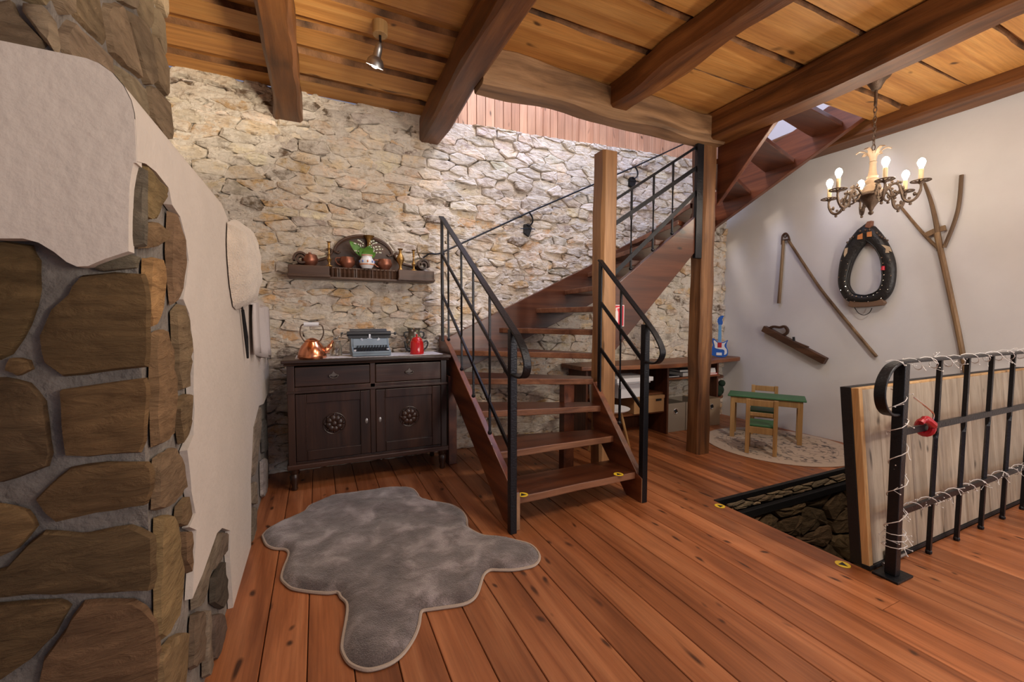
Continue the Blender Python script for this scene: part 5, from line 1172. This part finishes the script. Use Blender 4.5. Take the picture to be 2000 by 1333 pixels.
for i in range(6):
    t = base_a+2*PI*i/6; u = Vector((math.cos(t), math.sin(t), 0)); v = Vector((-math.sin(t), math.cos(t), 0)); z = lambda r, h, s_=0: u*(.08+(r-.08)*.69 if r > .08 else r)+v*s_+Vector((0, 0, h))
    m = MB().tube(smoothpath([z(.08, 2.285), z(.12, 2.33), z(.17, 2.345), z(.21, 2.315), z(.205, 2.28), z(.175, 2.275), z(.165, 2.295)], 5), .0085, 7)
    m.tube(smoothpath([z(.205, 2.325), z(.225, 2.27), z(.245, 2.215), z(.29, 2.19), z(.34, 2.205), z(.37, 2.245), z(.38, 2.285), z(.375, 2.31)], 5), [.011]*18+[.010]*10+[.008]*8, 7)
    m.tube(smoothpath([z(.10, 2.29), z(.13, 2.255), z(.165, 2.25), z(.19, 2.265), z(.18, 2.285)], 4), .007, 6)
    for r, h in ((.30, 2.172), (.17, 2.236), (.29, 2.215), (.12, 2.345), (.215, 2.345), (.35, 2.235), (.255, 2.245)): m.ball(z(r, h), .011, 7)
    for r, h in ((.14, 2.365), (.19, 2.35), (.235, 2.30), (.33, 2.24)): m.ball(z(r, h), .010, 6, sc=(1, 1, 1.7))
    arm = cpart('arm', m, M_bronze, smooth=True)
    pn_ = MB(); c0 = z(.375, 2.318); N = 14
    pn_.lathe([(.012, -.012), (.02, 0), (.018, .006)], 14, c0); pn_.tube([c0+Vector((.056*math.cos(a), .056*math.sin(a), .008)) for a in np.linspace(0, 2*PI, 25)[:-1]], .0045, 5, closed=True)
    for k in range(10):
        a = 2*PI*k/10; pn_.ribbon([c0+Vector((.015*math.cos(a), .015*math.sin(a), .002)), c0+Vector((.054*math.cos(a+.2), .054*math.sin(a+.2), .008))], .010, .004, (-math.sin(a), math.cos(a), 0))
    cpart('drip_pan', pn_, M_bronze, arm); cpart('candle', MB().lathe([(.0145, 0), (.0145, .085), (.012, .09)], 14, z(.375, 2.325)), M_candle, arm, smooth=True)
    cpart('bulb', MB().lathe([(.010, 0), (.012, .012), (.022, .035), (.024, .05), (.018, .067), (.008, .077), (.001, .08)], 14, z(.375, 2.413)), M_bulb, arm, smooth=True)

# ceiling spotlight
B0 = Vector((.402, 2.893, 3.2)); sp = thing('ceiling_spotlight', 'small metal spotlight on a round wooden block under the boards', 'spotlight', B0)
def spp(n, m, mat, par=sp, **k): return obj(n, m, mat, par, **k)
spp('wooden_block', MB().lathe([(.043, -.078), (.047, -.074), (.048, .0), (.0, .0)], 28, B0), M_kid, smooth=True)
d = Vector((-.22, .52, -1)).normalized(); q0 = B0+Vector((0, 0, -.075))
spp('arm', MB().tube([q0, B0+Vector((0, 0, -.125))], .008, 8), M_iron, smooth=True)
RM = Matrix.Translation(B0+Vector((0, 0, -.115))) @ Vector((0, 0, 1)).rotation_difference(d).to_matrix().to_4x4()
spp('shade', MB().lathe([(.0, .0), (.010, .004), (.018, .018), (.024, .045), (.025, .085), (.028, .09), (.042, .10), (.052, .118), (.056, .145), (.054, .146), (.048, .120), (.036, .10), (.0, .095)], 28).xf(RM), M_alu, smooth=True)
spp('bulb', MB().ball((0, 0, .130), .026, 14).xf(RM), M_spotb, smooth=True)

# ------------------------------------------------------------------ stickers and sign
def sticker(px, py, z, label, rz):
    p = onZ(px, py, z); t = thing('warning_sticker', label, 'sticker', (p.x, p.y, z), rz, group='yellow step warning stickers')
    obj('disc', MB().lathe([(.034, 0), (.034, .0012), (.0, .0012)], 32), M_yellow, t, world=False)
    obj('triangle', MB().prism([(-.021, -.014, .0013), (.021, -.014, .0013), (0, .022, .0013)], (0, 0, .0006)), M_stick, t, world=False)
sticker(1021, 967, RZ+.0005, 'round yellow warning sticker on the left end of the first tread', 0); sticker(1208, 927, RZ+.0005, 'round yellow warning sticker on the right end of the first tread', 0)
sticker(1406, 989, .0006, 'round yellow warning sticker on the floor at the far hatch corner', .2); sticker(1646, 1103, .0006, 'round yellow warning sticker on the floor near the pale trapdoor', -1.0)
sg = thing('red_sign', 'red and white pictogram sign on the stair stringer', 'sign', (2.335, 2.888, 1.36))
S0 = onY(1200, 617, 2.888); cx_, cz_ = 2.335, S0.z
obj('panel', MB().box(cx_-.062, cx_+.062, 2.886, 2.89, cz_-.092, cz_+.092), M_signw, sg); obj('field', MB().box(cx_-.056, cx_+.056, 2.8850, 2.886, cz_-.086, cz_+.086), M_signr, sg)
m = MB(); y_ = 2.8848
m.prism([(cx_-.033, y_, cz_-.065), (cx_-.003, y_, cz_-.065), (cx_-.003, y_, cz_+.03), (cx_-.010, y_, cz_+.045), (cx_-.026, y_, cz_+.045), (cx_-.033, y_, cz_+.03)], (0, -.0006, 0)); m.box(cx_-.024, cx_-.012, y_-.0006, y_, cz_+.045, cz_+.058)
m.prism([(cx_-.026, y_, cz_+.058), (cx_+.012, y_, cz_+.066), (cx_+.012, y_, cz_+.072), (cx_-.026, y_, cz_+.068)], (0, -.0006, 0)); m.prism([(cx_-.040, y_, cz_+.055), (cx_-.026, y_, cz_+.062), (cx_-.042, y_, cz_+.0), (cx_-.048, y_, cz_+.0)], (0, -.0006, 0))
obj('pictogram', m, M_signw, sg)
